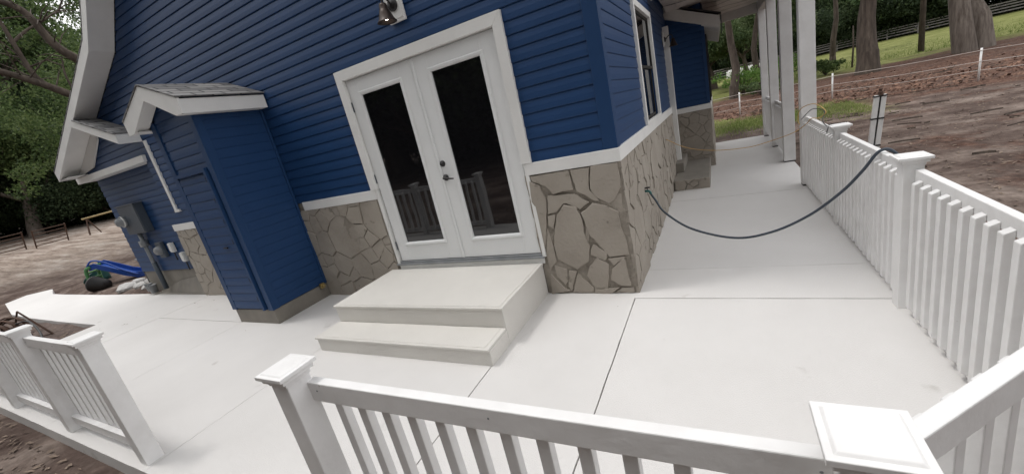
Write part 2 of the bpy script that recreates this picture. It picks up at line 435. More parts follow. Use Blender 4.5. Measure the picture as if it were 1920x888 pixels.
# structural wall behind (front), with the door opening left free
bk = MB()
bq = MB(); bq.box((-7.36, .004, -.3), (DX0+.08, .18, BT)); bq.box((DX1-.08, .004, -.3), (-.004, .18, BT)); bq.box((DX0+.081, .004, -.3), (DX1-.081, .18, .325)); bq.build('base_wall', 'mortar', house)
bk.box((-7.36, .004, BT), (DX0+.08, .18, 2.45)); bk.box((DX1-.08, .004, BT), (-.004, .18, 2.45)); 
bk.box((DX0+.08, .05, 2.5), (DX1-.08, .18, 2.6))
bk.prism([(-10.1,2.46),(-.004,2.46),(-.004,4.36),(-3.1,7.12),(-6.77,3.84)], 'y', .01, .18)
bk.build('wall', 'siding_trim', house)
rm = MB(); rm.box((-7.2, .3, .38), (-.3, 5.2, .40)); rm.box((-7.2, 5.2, .38), (-.3, 5.3, 2.8)); rm.box((-7.2, .3, 2.8), (-.3, 5.3, 2.85))
rm.build('room', 'interior', house)
# side wall (x = 0), facing +x
W0, W1, WZ0, WZ1 = 1.62, 3.02, 1.31, 2.66      # window casing outside
SD0, SD1 = 4.70, 5.45                          # side door
def spans_side(za, zb):
    z = (za+zb)/2; r = []
    if z < WZ1-.02: r = [((.09, W0+.03),)*2, ((W1-.03, SD0+.02),)*2]
    else: r = [((.09, SD0+.02),)*2]
    if z > 2.64: r.append(((SD0+.02, 5.5),)*2)
    return r
ss = MB(); siding(ss, BT-.01, 4.4, spans_side, lambda u, o, z: (o, u, z), k_=.7); ss.build('side_siding', 'siding', house)
bs = MB(); bs.box((-.18, .19, -.3), (-.006, 12, BT)); bs.box((-.18, .19, BT), (-.004, W0+.08, 4.36)); bs.box((-.18, W0+.08, WZ1-.1), (-.004, 12, 4.36)); bs.box((-.18, W1-.08, BT), (-.004, SD0+.1, WZ1-.1))
bs.build('wall', 'siding_trim', house)
cb = MB(); cb.box((-.095, -.024, BT), (.024, -.0005, 4.4)); cb.box((.0005, -.0005, BT), (.024, .095, 4.4)); cb.build('corner_board', 'siding_trim', house, bev=.004)
# belt boards
bl = MB()
bl.box((-4.0, -.034, BB), (DX0+.055, -.0, BT)); bl.build('belt_board', 'trim', house, bev=.003)
bl = MB(); bl.box((DX1-.055, -.034, BB), (.034, 0, BT)); bl.box((.0, .0, BB), (.034, SD0-.005, BT)); bl.build('belt_board', 'trim', house, bev=.003)
bl = MB(); bl.box((-7.44, -.034, BB), (-5.0, 0, BT)); bl.box((-7.44, .0, BB), (-7.41, .2, BT)); bl.build('belt_board', 'trim', house, bev=.003)

# ---- stone veneer
def clip(poly, p, n_):
    r = []
    for i, a in enumerate(poly):
        b = poly[(i+1) % len(poly)]
        da = (a[0]-p[0])*n_[0]+(a[1]-p[1])*n_[1]; db = (b[0]-p[0])*n_[0]+(b[1]-p[1])*n_[1]
        if da <= 0: r.append(a)
        if da*db < 0:
            t = da/(da-db); r.append((a[0]+(b[0]-a[0])*t, a[1]+(b[1]-a[1])*t))
    return r
def stones(mb, u0, u1, z0, z1, mk, seed, big=.27, lim=None):
    rn = random.Random(seed); S = []
    tries = 0
    while tries < 2500:
        tries += 1
        p = (rn.uniform(u0-.05, u1+.05), rn.uniform(z0-.05, z1+.05))
        r = big*rn.choice((.35, .5, .8, 1.1, 1.35, 1.5))*.5
        if all(math.dist(p, q[:2]) > (r+q[2]) for q in S): S.append((*p, r))
    for i, a in enumerate(S):
        poly = [(u0, z0), (u1, z0), (u1, z1), (u0, z1)]
        for j, b in enumerate(S):
            if i == j: continue
            d = math.dist(a[:2], b[:2])
            if d > 1.3: continue
            n_ = ((b[0]-a[0])/d, (b[1]-a[1])/d)
            # power-diagram offset
            t = .5*(d*d+a[2]**2-b[2]**2)/d*1.0
            t -= rn.choice((-.001, .0015, .003, .004, .007))
            poly = clip(poly, (a[0]+n_[0]*t, a[1]+n_[1]*t), n_)
            if len(poly) < 3: break
        if len(poly) < 3: continue
        # organic outline
        out_ = []
        for k, p in enumerate(poly):
            q = poly[(k+1) % len(poly)]; L = math.dist(p, q)
            if L < .012: continue
            n2 = max(1, int(L/.045))
            for t in range(n2):
                f = t/n2; x = p[0]+(q[0]-p[0])*f; y = p[1]+(q[1]-p[1])*f
                amp = .0 if t == 0 else .004
                nx_, ny_ = (q[1]-p[1])/L, -(q[0]-p[0])/L
                am = rn.uniform(-amp*1.6, amp*.4)
                x += nx_*am; y += ny_*am
                out_.append((min(max(x, u0), u1), min(max(y, z0), z1)))
        if len(out_) < 3: continue
        cx_ = sum(p[0] for p in out_)/len(out_); cz_ = sum(p[1] for p in out_)/len(out_)
        h = rn.uniform(.018, .032); tx, tz = rn.uniform(-.05, .05), rn.uniform(-.05, .05)
        n_ = len(out_); vs_ = []
        for ring, (sc, dh) in enumerate(((1, -h-.01), (.996, -.003), (.98, 0))):
            for x, y in out_:
                X = cx_+(x-cx_)*sc; Z = cz_+(y-cz_)*sc
                off = h+dh+(X-cx_)*tx+(Z-cz_)*tz+.003*noise.noise(Vector((X*9, Z*9, seed)))
                if ring == 0: off = -.004
                off = max(off, -.004)
                vs_.append(mk(X, off, Z))
        vs_.append(mk(cx_, h+.001, cz_))
        fs = [(r*n_+k, r*n_+(k+1) % n_, (r+1)*n_+(k+1) % n_, (r+1)*n_+k) for r in range(2) for k in range(n_)]
        fs += [(2*n_+k, 2*n_+(k+1) % n_, 3*n_) for k in range(n_)]
        mb.add(vs_, fs, 0)
def mortar(mb, u0, u1, z0, z1, mk, seed):
    nu = max(2, int((u1-u0)/.03)); nz_ = max(2, int((z1-z0)/.03)); k = nu+1
    vs_ = [mk(u0+(u1-u0)*i/nu,   .010+.018*noise.noise(Vector((i*.22, j*.22, seed*3.1)))+.006*noise.noise(Vector((i*1.1, j*1.1, seed))), z0+(z1-z0)*j/nz_) for j in range(nz_+1) for i in range(nu+1)]
    mb.add(vs_, [(j*k+i, j*k+i+1, (j+1)*k+i+1, (j+1)*k+i) for j in range(nz_) for i in range(nu)], 1)
def stone_wall(name, u0, u1, z0, z1, mk, seed, parent=house, big=.27):
    mb = MB(); stones(mb, u0, u1, z0, z1, mk, seed, big); mortar(mb, u0, u1, z0, z1, mk, seed)
    o = mb.build(name, ['stone', 'mortar'], parent); 
    for p in o.data.polygons: p.use_smooth = p.material_index == 1
    return o
FR = lambda u, o, z: (u, -o-.002, z)
SDM = lambda u, o, z: (o+.002, u, z)
# flagstones of the corner panel, measured on the wall (x, z)
FLAGS = [[(-0.525, 0.888), (-0.413, 0.858), (-0.378, 0.738), (-0.38, 0.592), (-0.351, 0.478), (-0.39, 0.328), (-0.516, 0.25), (-0.61, 0.309), (-0.687, 0.362), (-0.698, 0.5), (-0.661, 0.652), (-0.609, 0.797)],
 [(-0.341, 0.815), (-0.261, 0.876), (-0.172, 0.849), (-0.051, 0.775), (-0.049, 0.619), (-0.023, 0.511), (-0.017, 0.376), (-0.189, 0.36), (-0.293, 0.53), (-0.334, 0.579), (-0.358, 0.718), (-0.379, 0.801)],
 [(-0.794, 1.184), (-0.422, 1.19), (-0.41, 1.016), (-0.51, 1.012), (-0.605, 0.997), (-0.664, 1.076), (-0.69, 1.089), (-0.785, 1.137)],
 [(-0.408, 1.188), (-0.236, 1.187), (-0.265, 1.049), (-0.268, 0.955), (-0.191, 0.884), (-0.233, 0.89), (-0.379, 0.995)],
 [(-0.224, 1.193), (-0.001, 1.191), (0.003, 1.086), (-0.001, 0.98), (-0.068, 0.88), (-0.121, 0.852), (-0.212, 0.914), (-0.255, 0.988), (-0.248, 1.08)],
 [(0.001, 0.963), (-0.014, 0.78), (-0.031, 0.777), (-0.101, 0.855)],
 [(-0.808, 1.146), (-0.718, 1.092), (-0.685, 0.952), (-0.73, 0.714), (-0.796, 0.477), (-0.854, 0.47), (-0.856, 0.628), (-0.838, 0.858)],
 [(-0.664, 0.986), (-0.409, 0.978), (-0.325, 0.906), (-0.289, 0.885), (-0.379, 0.831), (-0.478, 0.896), (-0.552, 0.895), (-0.612, 0.825), (-0.697, 0.815)],
 [(-0.316, 0.494), (-0.207, 0.41), (-0.216, 0.354), (-0.237, 0.331), (-0.36, 0.394), (-0.352, 0.441)],
 [(-0.303, 0.362), (-0.208, 0.292), (-0.221, 0.207), (-0.256, 0.043), (-0.371, 0.064), (-0.43, 0.184), (-0.389, 0.28)],
 [(-0.063, 0.347), (-0.037, 0.073), (-0.127, 0.08), (-0.211, 0.139), (-0.186, 0.244), (-0.081, 0.339)],
 [(-0.513, 0.212), (-0.385, 0.054), (-0.398, 0.008), (-0.597, 0.015), (-0.542, 0.157)],
 [(-0.738, 0.304), (-0.619, 0.259), (-0.623, 0.138), (-0.662, 0.088), (-0.733, 0.182)],
 [(-0.791, 0.214), (-0.747, 0.151), (-0.68, 0.067), (-0.628, 0.032), (-0.825, -0.001)],
 [(-0.375, 0.04), (-0.148, 0.057), (-0.235, 0.001), (-0.386, 0.004)],
 [(-0.118, 0.057), (-0.019, 0.058), (-0.02, 0.012), (-0.208, 0.005)],
 [(-0.205, 0.348), (-0.048, 0.361), (-0.164, 0.277), (-0.177, 0.3)],
 [(-0.348, 0.726), (-0.341, 0.579), (-0.368, 0.488), (-0.38, 0.564)],
 [(-0.728, 0.686), (-0.706, 0.491), (-0.705, 0.342), (-0.795, 0.245), (-0.797, 0.427)],
 [(-0.604, 0.239), (-0.524, 0.232), (-0.557, 0.157), (-0.609, 0.025), (-0.635, 0.077)],
 [(-0.701, 0.797), (-0.622, 0.806), (-0.665, 0.671), (-0.712, 0.713)]]
def flag(mb, poly, mk, seed):
    rn = random.Random(seed); pl_ = []
    for k, p in enumerate(poly):
        q = poly[(k+1) % len(poly)]; L = math.dist(p, q); n2 = max(1, int(L/.03))
        for t in range(n2):
            f = t/n2; a_ = 0 if t == 0 else .0035
            pl_.append((min(.012, p[0]+(q[0]-p[0])*f+rn.uniform(-a_, a_)), min(BB-.002, max(-.01, p[1]+(q[1]-p[1])*f+rn.uniform(-a_, a_)))))
    n_ = len(pl_); cx_ = sum(p[0] for p in pl_)/n_; cz_ = sum(p[1] for p in pl_)/n_; h = rn.uniform(.018, .032); tx, tz = rn.uniform(-.03, .03), rn.uniform(-.03, .03); vs_ = []
    for ring, (sc, dh) in enumerate(((1.0, 0), (.998, -.003), (.975, 0))):
        for x, y in pl_:
            X = cx_+(x-cx_)*sc; Z = cz_+(y-cz_)*sc
            o_ = -.004 if ring == 0 else h+dh+(X-cx_)*tx+(Z-cz_)*tz+.003*noise.noise(Vector((X*9, Z*9, seed)))
            vs_.append(mk(X, o_, Z))
    vs_.append(mk(cx_, h+.001, cz_))
    fs = [(r_*n_+k, r_*n_+(k+1) % n_, (r_+1)*n_+(k+1) % n_, (r_+1)*n_+k) for r_ in range(2) for k in range(n_)]+[(2*n_+k, 2*n_+(k+1) % n_, 3*n_) for k in range(n_)]
    mb.add(vs_, fs, 0)
fl = MB()
for k, P_ in enumerate(FLAGS): flag(fl, P_, FR, k+1)
mortar(fl, -.856, .014, -.02, BB, FR, 27)
fo_ = fl.build('stone_base', ['stone', 'mortar'], house)
stone_wall('stone_base', -4.12, -2.73, -.02, BB, FR, 12, big=.33)
stone_wall('stone_base', -7.42, -4.9, -.02, BB, FR, 5, big=.33)
stone_wall('stone_base', -.014, 5.5, -.02, BB, SDM, 8, big=.27)
rl = MB(); mkL = lambda u, o, z: (-7.42-o, u, z)
stones(rl, 0, .2, -.05, BB, mkL, 4, .3); mortar(rl, 0, .2, -.05, BB, mkL, 4); rl.build('stone_base', ['stone', 'mortar'], house)

# ---- french doors
cs = MB()
c0, c1 = DX0, DX1; cw = .094; dep = -.040
cs.prism([(c0, BT), (c0+cw, BT), (c0+cw, DZT-cw-.006), (c0, DZT)], 'y', dep, .0)
cs.prism([(c1-cw, BT), (c1, BT), (c1, DZT), (c1-cw, DZT-cw-.006)], 'y', dep, .0)
cs.prism([(c0, DZT+.001), (c0+cw, DZT-cw-.005), (c1-cw, DZT-cw-.005), (c1, DZT+.001)], 'y', dep, .0)
cs.build('door_casing', 'trim', house, bev=.003)
tk = MB(); tk.box((-2.70, -.018, .326), (-.83, .06, .384)); tk.build('toe_board', 'trim', house, bev=.002)
jb = MB()
jb.box((c0+cw-.045, -.030, .40), (c0+cw-.008, .05, BT-.002)); jb.box((c1-cw+.008, -.030, .40), (c1-cw+.045, .05, BT-.002))
jb.box((c0+cw-.03, .002, BT+.002), (c0+cw+.010, .06, DZT-cw)); jb.box((c1-cw-.010, .002, BT+.002), (c1-cw+.03, .06, DZT-cw)); jb.box((c0+cw, .002, DZT-cw-.012), (c1-cw, .06, DZT-cw+.02))
jb.build('door_jamb', 'trim', house, bev=.002)
th = MB(); th.box((-2.72, -.045, .385), (-.82, .06, .405)); th.box((-2.70, -.025, .405), (-.83, .05, .425)); th.build('threshold', 'conduit', house, bev=.003)
def door_leaf(x0, x1, gx0, gx1, handle):
    z0, z1, gz0, gz1 = .432, DZT-cw-.016, .652, 2.293; y0, y1 = -.004, .038
    d = MB()
    d.box((x0, y0, z0), (gx0-.02, y1, z1)); d.box((gx1+.02, y0, z0), (x1, y1, z1))
    d.box((gx0-.02, y0, z0), (gx1+.02, y1, gz0-.02)); d.box((gx0-.02, y0, gz1+.02), (gx1+.02, y1, z1))
    o = d.build('french_door', 'door', house, bev=.002)
    # lite frame, a raised moulding
    f = MB(); a = .042; e = .0
    for (p, q, r, s) in (((gx0-a, gz0-a), (gx1+a, gz0-a), (gx1-e, gz0), (gx0, gz0)), ((gx1+a, gz0-a), (gx1+a, gz1+a), (gx1, gz1), (gx1, gz0)),
                         ((gx1+a, gz1+a), (gx0-a, gz1+a), (gx0, gz1), (gx1, gz1)), ((gx0-a, gz1+a), (gx0-a, gz0-a), (gx0, gz0), (gx0, gz1))):
        mid = lambda u, v, t: (u[0]+(v[0]-u[0])*t, u[1]+(v[1]-u[1])*t)
        L = [p, mid(p, s, .25), mid(p, s, .7), s, s]; R_ = [q, mid(q, r, .25), mid(q, r, .7), r, r]; Y = [-.003, -.014, -.012, -.003, .02]
        vs_ = []
        for l, r_, y in zip(L, R_, Y): vs_ += [(l[0], y, l[1]), (r_[0], y, r_[1])]
        f.add(vs_, [(2*i, 2*i+1, 2*i+3, 2*i+2) for i in range(4)])
    f.build('glass_frame', 'door', o)
    gl = MB(); gl.box((gx0-.01, .010, gz0-.01), (gx1+.01, .016, gz1+.01)); gl.build('glass_pane', 'glass', o)
    if handle:
        hx = gx0-.145
        b = MB(); R9 = Matrix.Rotation(rad(90), 4, 'X')
        b.lathe([(0, .0), (.031, .0), (.031, .008), (.022, .014), (.012, .014), (.012, .03), (0, .03)], (hx+.004, y0, 1.447), mtx=R9)
        b.box((hx-.001, y0-.045, 1.435), (hx+.009, y0-.028, 1.459)); b.build('deadbolt', 'black', o, True)
        b = MB(); b.lathe([(0, 0), (.033, 0), (.033, .008), (.02, .016), (.011, .018), (.011, .05), (0, .05)], (hx, y0, 1.305), mtx=R9)
        b.tube([(hx, y0-.045, 1.305), (hx+.03, y0-.05, 1.302), (hx+.075, y0-.048, 1.294), (hx+.115, y0-.046, 1.288)], [.010, .010, .009, .007], 8)
        b.build('lever_handle', 'black', o, True)
        st = MB(); st.box((x0-.003, y0-.002, 1.27), (x0+.002, y0+.012, 1.34)); st.build('strike_plate', 'black', o)
    return o
dxm = -1.778
dl = door_leaf(-2.655, dxm-.009, -2.497, -1.967, False)
dr = door_leaf(dxm+.003, -.853, -1.577, -1.037, True)
ast = MB(); ast.box((dxm-.002, -.012, .432), (dxm+.03, -.004, DZT-cw-.018)); ast.build('astragal', 'door', dr, bev=.002)
for leaf, hx in ((dl, -2.661), (dr, -.848)):
    for hz in (.62, 1.42, 2.2):
        h = MB(); h.tube([(hx, -.010, hz-.05), (hx, -.010, hz+.05)], .006, 8); h.build('hinge', 'greybox', leaf)
# interior seen faintly behind
# ---- side window
def window(y0, y1, z0, z1, x, parent=house):
    c = .07
    fr = MB(); X0, X1 = x+.0, x+.042
    fr.box((X0, y0, z0), (X1, y0+c, z1)); fr.box((X0, y1-c, z0), (X1, y1, z1)); fr.box((X0, y0+c, z1-c), (X1-.002, y1-c, z1)); fr.box((X0, y0+c, z0), (X1-.002, y1-c, z0+.03))
    o = fr.build('window', 'trim', parent, bev=.003)
    sa = MB(); a, b = y0+c, y1-c; zm = (z0+z1)/2-.02; t = .035
    for (p, q, xx) in ((z0+.03, zm+.02, x-.02), (zm-.02, z1-c, x+.004)):
        sa.box((xx-.02, a, p), (xx, a+t, q)); sa.box((xx-.02, b-t, p), (xx, b, q)); sa.box((xx-.02, a+t, p), (xx, b-t, p+t)); sa.box((xx-.02, a+t, q-t), (xx, b-t, q))
    sa.build('sash', 'black', o, bev=.002)
    gp = MB(); gp.box((x-.036, a, z0), (x-.03, b, zm)); gp.box((x-.014, a, zm), (x-.009, b, z1-c)); gp.build('glass_pane', 'glass', o)
    return o
window(W0, W1, WZ0, WZ1, 0)
# ---- side door with its deep white surround
sdm = MB(); sdm.box((0, SD0, .30), (.105, SD0+.075, 2.63)); sdm.box((0, SD0+.075, 2.55), (.04, SD1, 2.63))
sdo = sdm.build('side_door_surround', 'trim', house, bev=.004)
q_ = MB(); q_.box((-.03, SD0+.08, .2), (-.01, SD1, 2.55)); q_.build('side_door', 'door', house)
# ---- bay beyond the side door
BY = 5.5
bay = MB(); siding(bay, 1.20, 3.2, lambda a, b: [((.0, .615), (.0, .615))], lambda u, o, z: (u, BY-o, z))
siding(bay, 1.20, 3.0, lambda a, b: [((BY, BY+.55), (BY, BY+.55)), ((BY+2.2, 9), (BY+2.2, 9))] if b < 2.5 else [((BY, 9), (BY, 9))], lambda u, o, z: (.615+o, u, z))
bay.build('bay_siding', 'siding', house)
b2 = MB(); b2.box((.0, BY+.03, -.3), (.60, 8.95, 3.1)); b2.build('wall', 'siding_trim', house)
bc = MB(); bc.box((.585, BY-.026, 1.2), (.64, BY+.06, 2.56)); bc.build('corner_board', 'siding_trim', house)
bb = MB(); bb.box((.0, BY-.036, 1.10), (.652, BY, 1.195)); bb.box((.60, BY, 1.10), (.652, 9, 1.195)); bb.build('belt_board', 'trim', house, bev=.003)
stone_wall('stone_base', .0, .625, -.02, 1.10, lambda u, o, z: (u, BY-o-.002, z), 31, big=.3)
stone_wall('stone_base', BY, 9.0, -.02, 1.10, lambda u, o, z: (.62+o, u, z), 32, big=.4)
wb = MB(); wb.box((.60, BY+.6, 1.2), (.66, BY+.66, 2.45)); wb.box((.60, BY+2.1, 1.2), (.66, BY+2.16, 2.45)); wb.box((.60, BY+.66, 2.39), (.66, BY+2.1, 2.45))
wo = wb.build('window', 'black', house); wg = MB(); wg.box((.62, BY+.66, 1.2), (.64, BY+2.1, 2.39)); wg.build('glass_pane', 'glass', wo)
# low lean-to roof of the bay: rake board and soffit
rk = MB()
rk.prism([(.0, 2.83), (.60, 2.565), (.87, 2.445), (.87, 2.635), (.0, 3.02)], 'y', BY-.19, BY-.15)
rk.prism([(.60, 2.55), (.87, 2.43), (.87, 2.45), (.60, 2.57)], 'y', BY-.15, 9.1)
rk.box((.872, BY-.19, 2.43), (.895, 9.1, 2.64)); rk.prism([(.0, 2.83), (.60, 2.57), (.60, 2.59), (.0, 2.85)], 'y', BY-.15, BY-.0)
rk.build('bay_rake_board', 'roofedge', house, bev=.003)
rf2 = MB(); rf2.prism([(.0, 3.04), (.92, 2.64), (.92, 2.665), (.0, 3.065)], 'y', BY-.21, 9.15); rf2.build('bay_roof', 'black', house)
gt = MB(); gt.tube([(.915, BY-.16, 2.62), (.915, BY-.16, 2.36), (.90, BY-.16, 2.33)], .009, 6)
gt.build('roof_wire', 'black', house)
# step at the side door
stp = MB(); stp.box((.03, 3.70, -.05), (.565, BY-.04, .17)); st_o = stp.build('side_step', 'concrete', house, bev=.01)
sv = MB(); stones(sv, .03, .565, -.01, .168, lambda u, o, z: (u, 3.70-o, z), 3, .22); sv.build('stone_face', ['stone'], st_o)
sv = MB(); sv.box((.0, 4.35, .17), (.16, BY-.05, .34)); sv.build('upper_step', 'concrete', st_o, bev=.01)

# ---- main roof
RK = [(-9.97, 2.50), (-6.79, 3.87), (-3.1, 7.19), (.25, 4.175)]       # underside line
def off(pts, d):
    return [(x, z+d) for x, z in pts]
rfm = MB(); P = off(RK, .15); Q = off(RK, .166)
rfm.prism([(P[0][0]-.02, P[0][1])]+P[1:]+[(Q[3][0]+.02, Q[3][1])]+[Q[2], Q[1], (Q[0][0]-.02, Q[0][1])], 'y', -.319, 12.2)
rfm.build('roof', 'shingle', house)
fa = MB(); fa.prism(off(RK, -.012)+off(RK, .148)[::-1], 'y', -.315, -.285)
fa.build('rake_board', 'trim', house, bev=.003)
sf = MB(); sf.prism(RK+off(RK, .02)[::-1], 'y', -.284, -.0215)
sf.build('soffit', 'trim', house)
ev = MB(); ev.box((-9.99, -.315, 2.47), (-9.965, 12, 2.64)); ev.box((-9.96, -.28, 2.485), (-9.6, 12, 2.497)); ev.build('eave_board', 'trim', house)
# return roof on the left of the gable (right hand slope only)
pk = (-8.24, 3.235); cr = (-7.15, 2.825)
rr = MB(); rr.prism([(pk[0], pk[1]), cr, (cr[0], cr[1]-.02), (pk[0], pk[1]-.02)], 'y', -.34, -.02); rr.build('return_roof', 'shingle', house)
rb_ = MB(); rb_.prism([(pk[0]-.02, pk[1]-.024), (cr[0]-.01, cr[1]-.022), (cr[0]-.01, cr[1]-.165), (pk[0]-.25, pk[1]-.05)], 'y', -.318, -.29)
rb_.box((cr[0]-.035, -.289, cr[1]-.165), (cr[0]-.010, -.02, cr[1]-.022))
rb_.prism([(pk[0]-.2, pk[1]-.05), (cr[0]-.036, cr[1]-.165), (cr[0]-.036, cr[1]-.12), (pk[0]-.2, pk[1]-.035)], 'y', -.288, -.02)
rb_.build('return_fascia', 'trim', house, bev=.003)
fl_ = MB(); fl_.prism([(-10.1, 2.476), (-9.18, 2.56), (-8.53, 2.93), (-8.40, 3.165), (-9.9, 2.52)], 'y', -.045, -.022); fl_.build('rake_filler', 'trim', house)
fz = MB(); fz.box((-10.1, -.06, 2.37), (-7.30, -.0, 2.475)); fz.box((-10.0, -.0, 2.372), (-7.38, .2, 2.392)); fz.build('frieze_board', 'trim', house, bev=.003)
# utility wall, set back under the eave
us = MB(); siding(us, .44, 2.37, lambda a, b: [((-10.0, -7.43), (-10.0, -7.43))], lambda u, o, z: (u, .2-o, z)); us.build('utility_siding', 'siding', house)
uw = MB(); uw.box((-10.0, .204, .44), (-7.3, .35, 2.42)); uw.box((-10.0, .19, .42), (-9.995, 12, 2.5)); uw.build('wall', 'siding_trim', house)
uf = MB(); uf.box((-9.99, .215, -.4), (-7.42, .34, .436)); uf.build('foundation', 'concrete', house)
ps = MB(); ps.box((-7.13, -.036, 1.545), (-7.055, .0, 2.66)); ps.box((-7.13, -.040, 1.50), (-6.98, .0, 1.545))
ps.build('vertical_trim', 'trim', house, bev=.003)

# ---- chase (bump-out) with its own little gable roof
CX0, CX1, CY = -4.965, -4.13, -.79
cz0, cz1 = .19, 2.52
cm = (CX0+CX1)/2-.02
ch = MB()
def sp_ch(a, b):
    def s(z):
        if z < cz1+.06: return (CX0+.07, CX1-.07)
        k = (z-cz1-.06)/.44
        return (CX0+k if CX0+k > CX0+.07 else CX0+.07, CX1-k if CX1-k < CX1-.07 else CX1-.07)
    # leave out the access door
    l0, r0 = s(a); l1, r1 = s(b)
    return [((l0, r0), (l1, r1))] if (a+b)/2 > 1.93 else [((r0-.02, r0), (r1-.02, r1))]
siding(ch, cz0+.004, 2.85, sp_ch, lambda u, o, z: (u, CY-o, z), k_=.7)
siding(ch, cz0+.004, cz1+.06, lambda a, b: [((CY+.07, -.02),)*2], lambda u, o, z: (CX1+o, u, z), k_=.6)
siding(ch, cz0+.004, cz1+.06, lambda a, b: [((CY+.07, -.02),)*2], lambda u, o, z: (CX0-o, u, z))
cho = ch.build('chimney_chase', 'siding', house)
cc = MB(); cc.box((CX0+.01, CY+.004, cz0), (CX1-.004, .0, cz1+.08)); cc.prism([(CX0+.01, cz1+.08), (CX1-.01, cz1+.08), (cm, 2.80)], 'y', CY+.004, 0); cc.build('wall', 'siding_trim', cho)
for (a, b) in (((CX1-.07, CY-.024), (CX1+.024, CY-.0005)), ((CX0-.024, CY-.024), (CX0+.07, CY-.0005)), ((CX1+.0005, CY-.0005), (CX1+.024, CY+.07)), ((CX0-.024, CY-.0005), (CX0-.0005, CY+.07)), ((CX1+.0005, -.05), (CX1+.03, -.0225))):
    k = MB(); k.box((*a, cz0), (*b, 2.56)); k.build('corner_board', 'siding_trim', cho, bev=.003)
fb = MB(); fb.box((CX0-.0, CY-.004, -.02), (CX1+.004, 0, cz0-.002)); fb.build('foundation', 'concrete', cho, bev=.006)
ad = MB(); siding(ad, .215, 1.905, lambda a, b: [((CX0+.075, CX1-.155),)*2], lambda u, o, z: (u, CY-.012-o, z), k_=.7)
ad.box((CX0+.075, CY-.011, .205), (CX1-.155, CY, 1.91))
ado = ad.build('access_door', 'siding', cho)
fr = MB(); fr.box((CX1-.150, CY-.048, .2), (CX1-.112, CY, 1.955)); fr.box((CX0+.03, CY-.048, 1.915), (CX1-.1505, CY, 1.955)); fr.build('door_trim', 'siding_trim', ado)
for k in range(7):
    h = MB(); h.box((CX1-.158, CY-.050, .33+k*.245), (CX1-.1505, CY-.029, .39+k*.245)); h.build('hinge', 'black', ado)
pull = MB(); pull.box((CX0+.42, CY-.045, 1.02), (CX0+.5, CY-.028, 1.035)); pull.build('handle', 'black', ado)
# little roof
py0 = -.955; ez = 2.49; rz = 2.745; xl, xr_ = cm-.615, cm+.615; T = .168
rc = MB()
topL, topP, topR = (xl, ez+T), (cm, rz+T), (xr_, ez+T)
rc.prism([topL, topP, topR, (xr_, ez+T-.014), (cm, rz+T-.014), (xl, ez+T-.014)], 'y', py0-.008, -.02)
rco = rc.build('chase_roof', 'shingle', cho)
fc = MB(); fc.prism([(xl-.004, ez), (xl-.004, ez+T-.016), (cm, rz+T-.016), (xr_-.004, ez+T-.016), (xr_-.004, ez), (xr_-.13, ez+.0), (cm, rz+.0), (xl+.13, ez+.0)], 'y', py0, py0+.025)
fc.box((xr_-.04, py0+.026, ez), (xr_-.015, -.03, ez+T-.022)); fc.box((xl+.015, py0+.026, ez), (xl+.04, -.03, ez+T-.022))
fc.box((CX1+.026, py0+.026, ez+.002), (xr_-.041, -.03, ez+.014)); fc.box((xl+.041, py0+.026, ez+.002), (CX0-.026, -.03, ez+.014))
fc.prism([(xl+.12, ez+.003), (cm, rz+.003), (xr_-.12, ez+.003), (xr_-.12, ez+.016), (cm, rz+.016), (xl+.12, ez+.016)], 'y', py0+.026, CY-.026)
fc.build('fascia_board', 'trim', cho, bev=.003)
# UVs for the shingle pieces: metres along y and along the slope
for o in bpy.data.objects:
    if o.type == 'MESH' and o.data.materials and o.data.materials[0] == MT['shingle']:
        me = o.data; uvl = me.uv_layers.new(name='uv')
        for p in me.polygons:
            n_ = p.normal
            for li in p.loop_indices:
                v = me.vertices[me.loops[li].vertex_index].co
                uvl.data[li].uv = (v.y, math.copysign(math.hypot(v.x, v.z), v.x) if abs(n_.y) < .5 else v.z)
        # real slope distance
        for p in me.polygons:
            if abs(p.normal.y) < .5:
                d = Vector((p.normal.z, 0, -p.normal.x)).normalized()
                for li in p.loop_indices:
                    v = me.vertices[me.loops[li].vertex_index].co; uvl.data[li].uv = (v.y, v.dot(d))

# ------------------------------------------------------------------ porch
porch = thing('porch_roof', 'white posted porch roof with sagging ceiling panels along the side wall', 'porch roof', (1.77, 3.15, 0))
def pp(mb, name, m, **k):
    o = mb.build(name, m, porch, **k); o.location = (-1.77, -3.15, 0); return o
for cy_, cw_ in ((3.22, .165), (4.95, .165), (6.65, .15), (8.33, .14)):
    c = MB(); c.box((1.70, cy_-cw_/2, .02), (1.70+cw_, cy_+cw_/2, 2.80)); c_ = pp(c, 'column', 'rail', bev=.006)
    f = MB(); f.box((1.705, cy_-cw_/2+.005, -.005), (1.695+cw_, cy_+cw_/2-.005, .02)); fo = f.build('post_base', 'black', c_)
bm_ = MB(); bm_.box((1.70, 3.14, 2.80), (1.85, 8.5, 3.0)); pp(bm_, 'beam', 'roofedge', bev=.004)
bm_ = MB(); bm_.box((.05, 8.40, 2.78), (1.695, 8.48, 2.985)); pp(bm_, 'end_beam', 'roofedge', bev=.004)
bm_ = MB(); bm_.box((.05, 3.14, 2.82), (1.695, 3.18, 3.0)); pp(bm_, 'front_beam', 'roofedge', bev=.004)
cl = MB(); nyy = 9
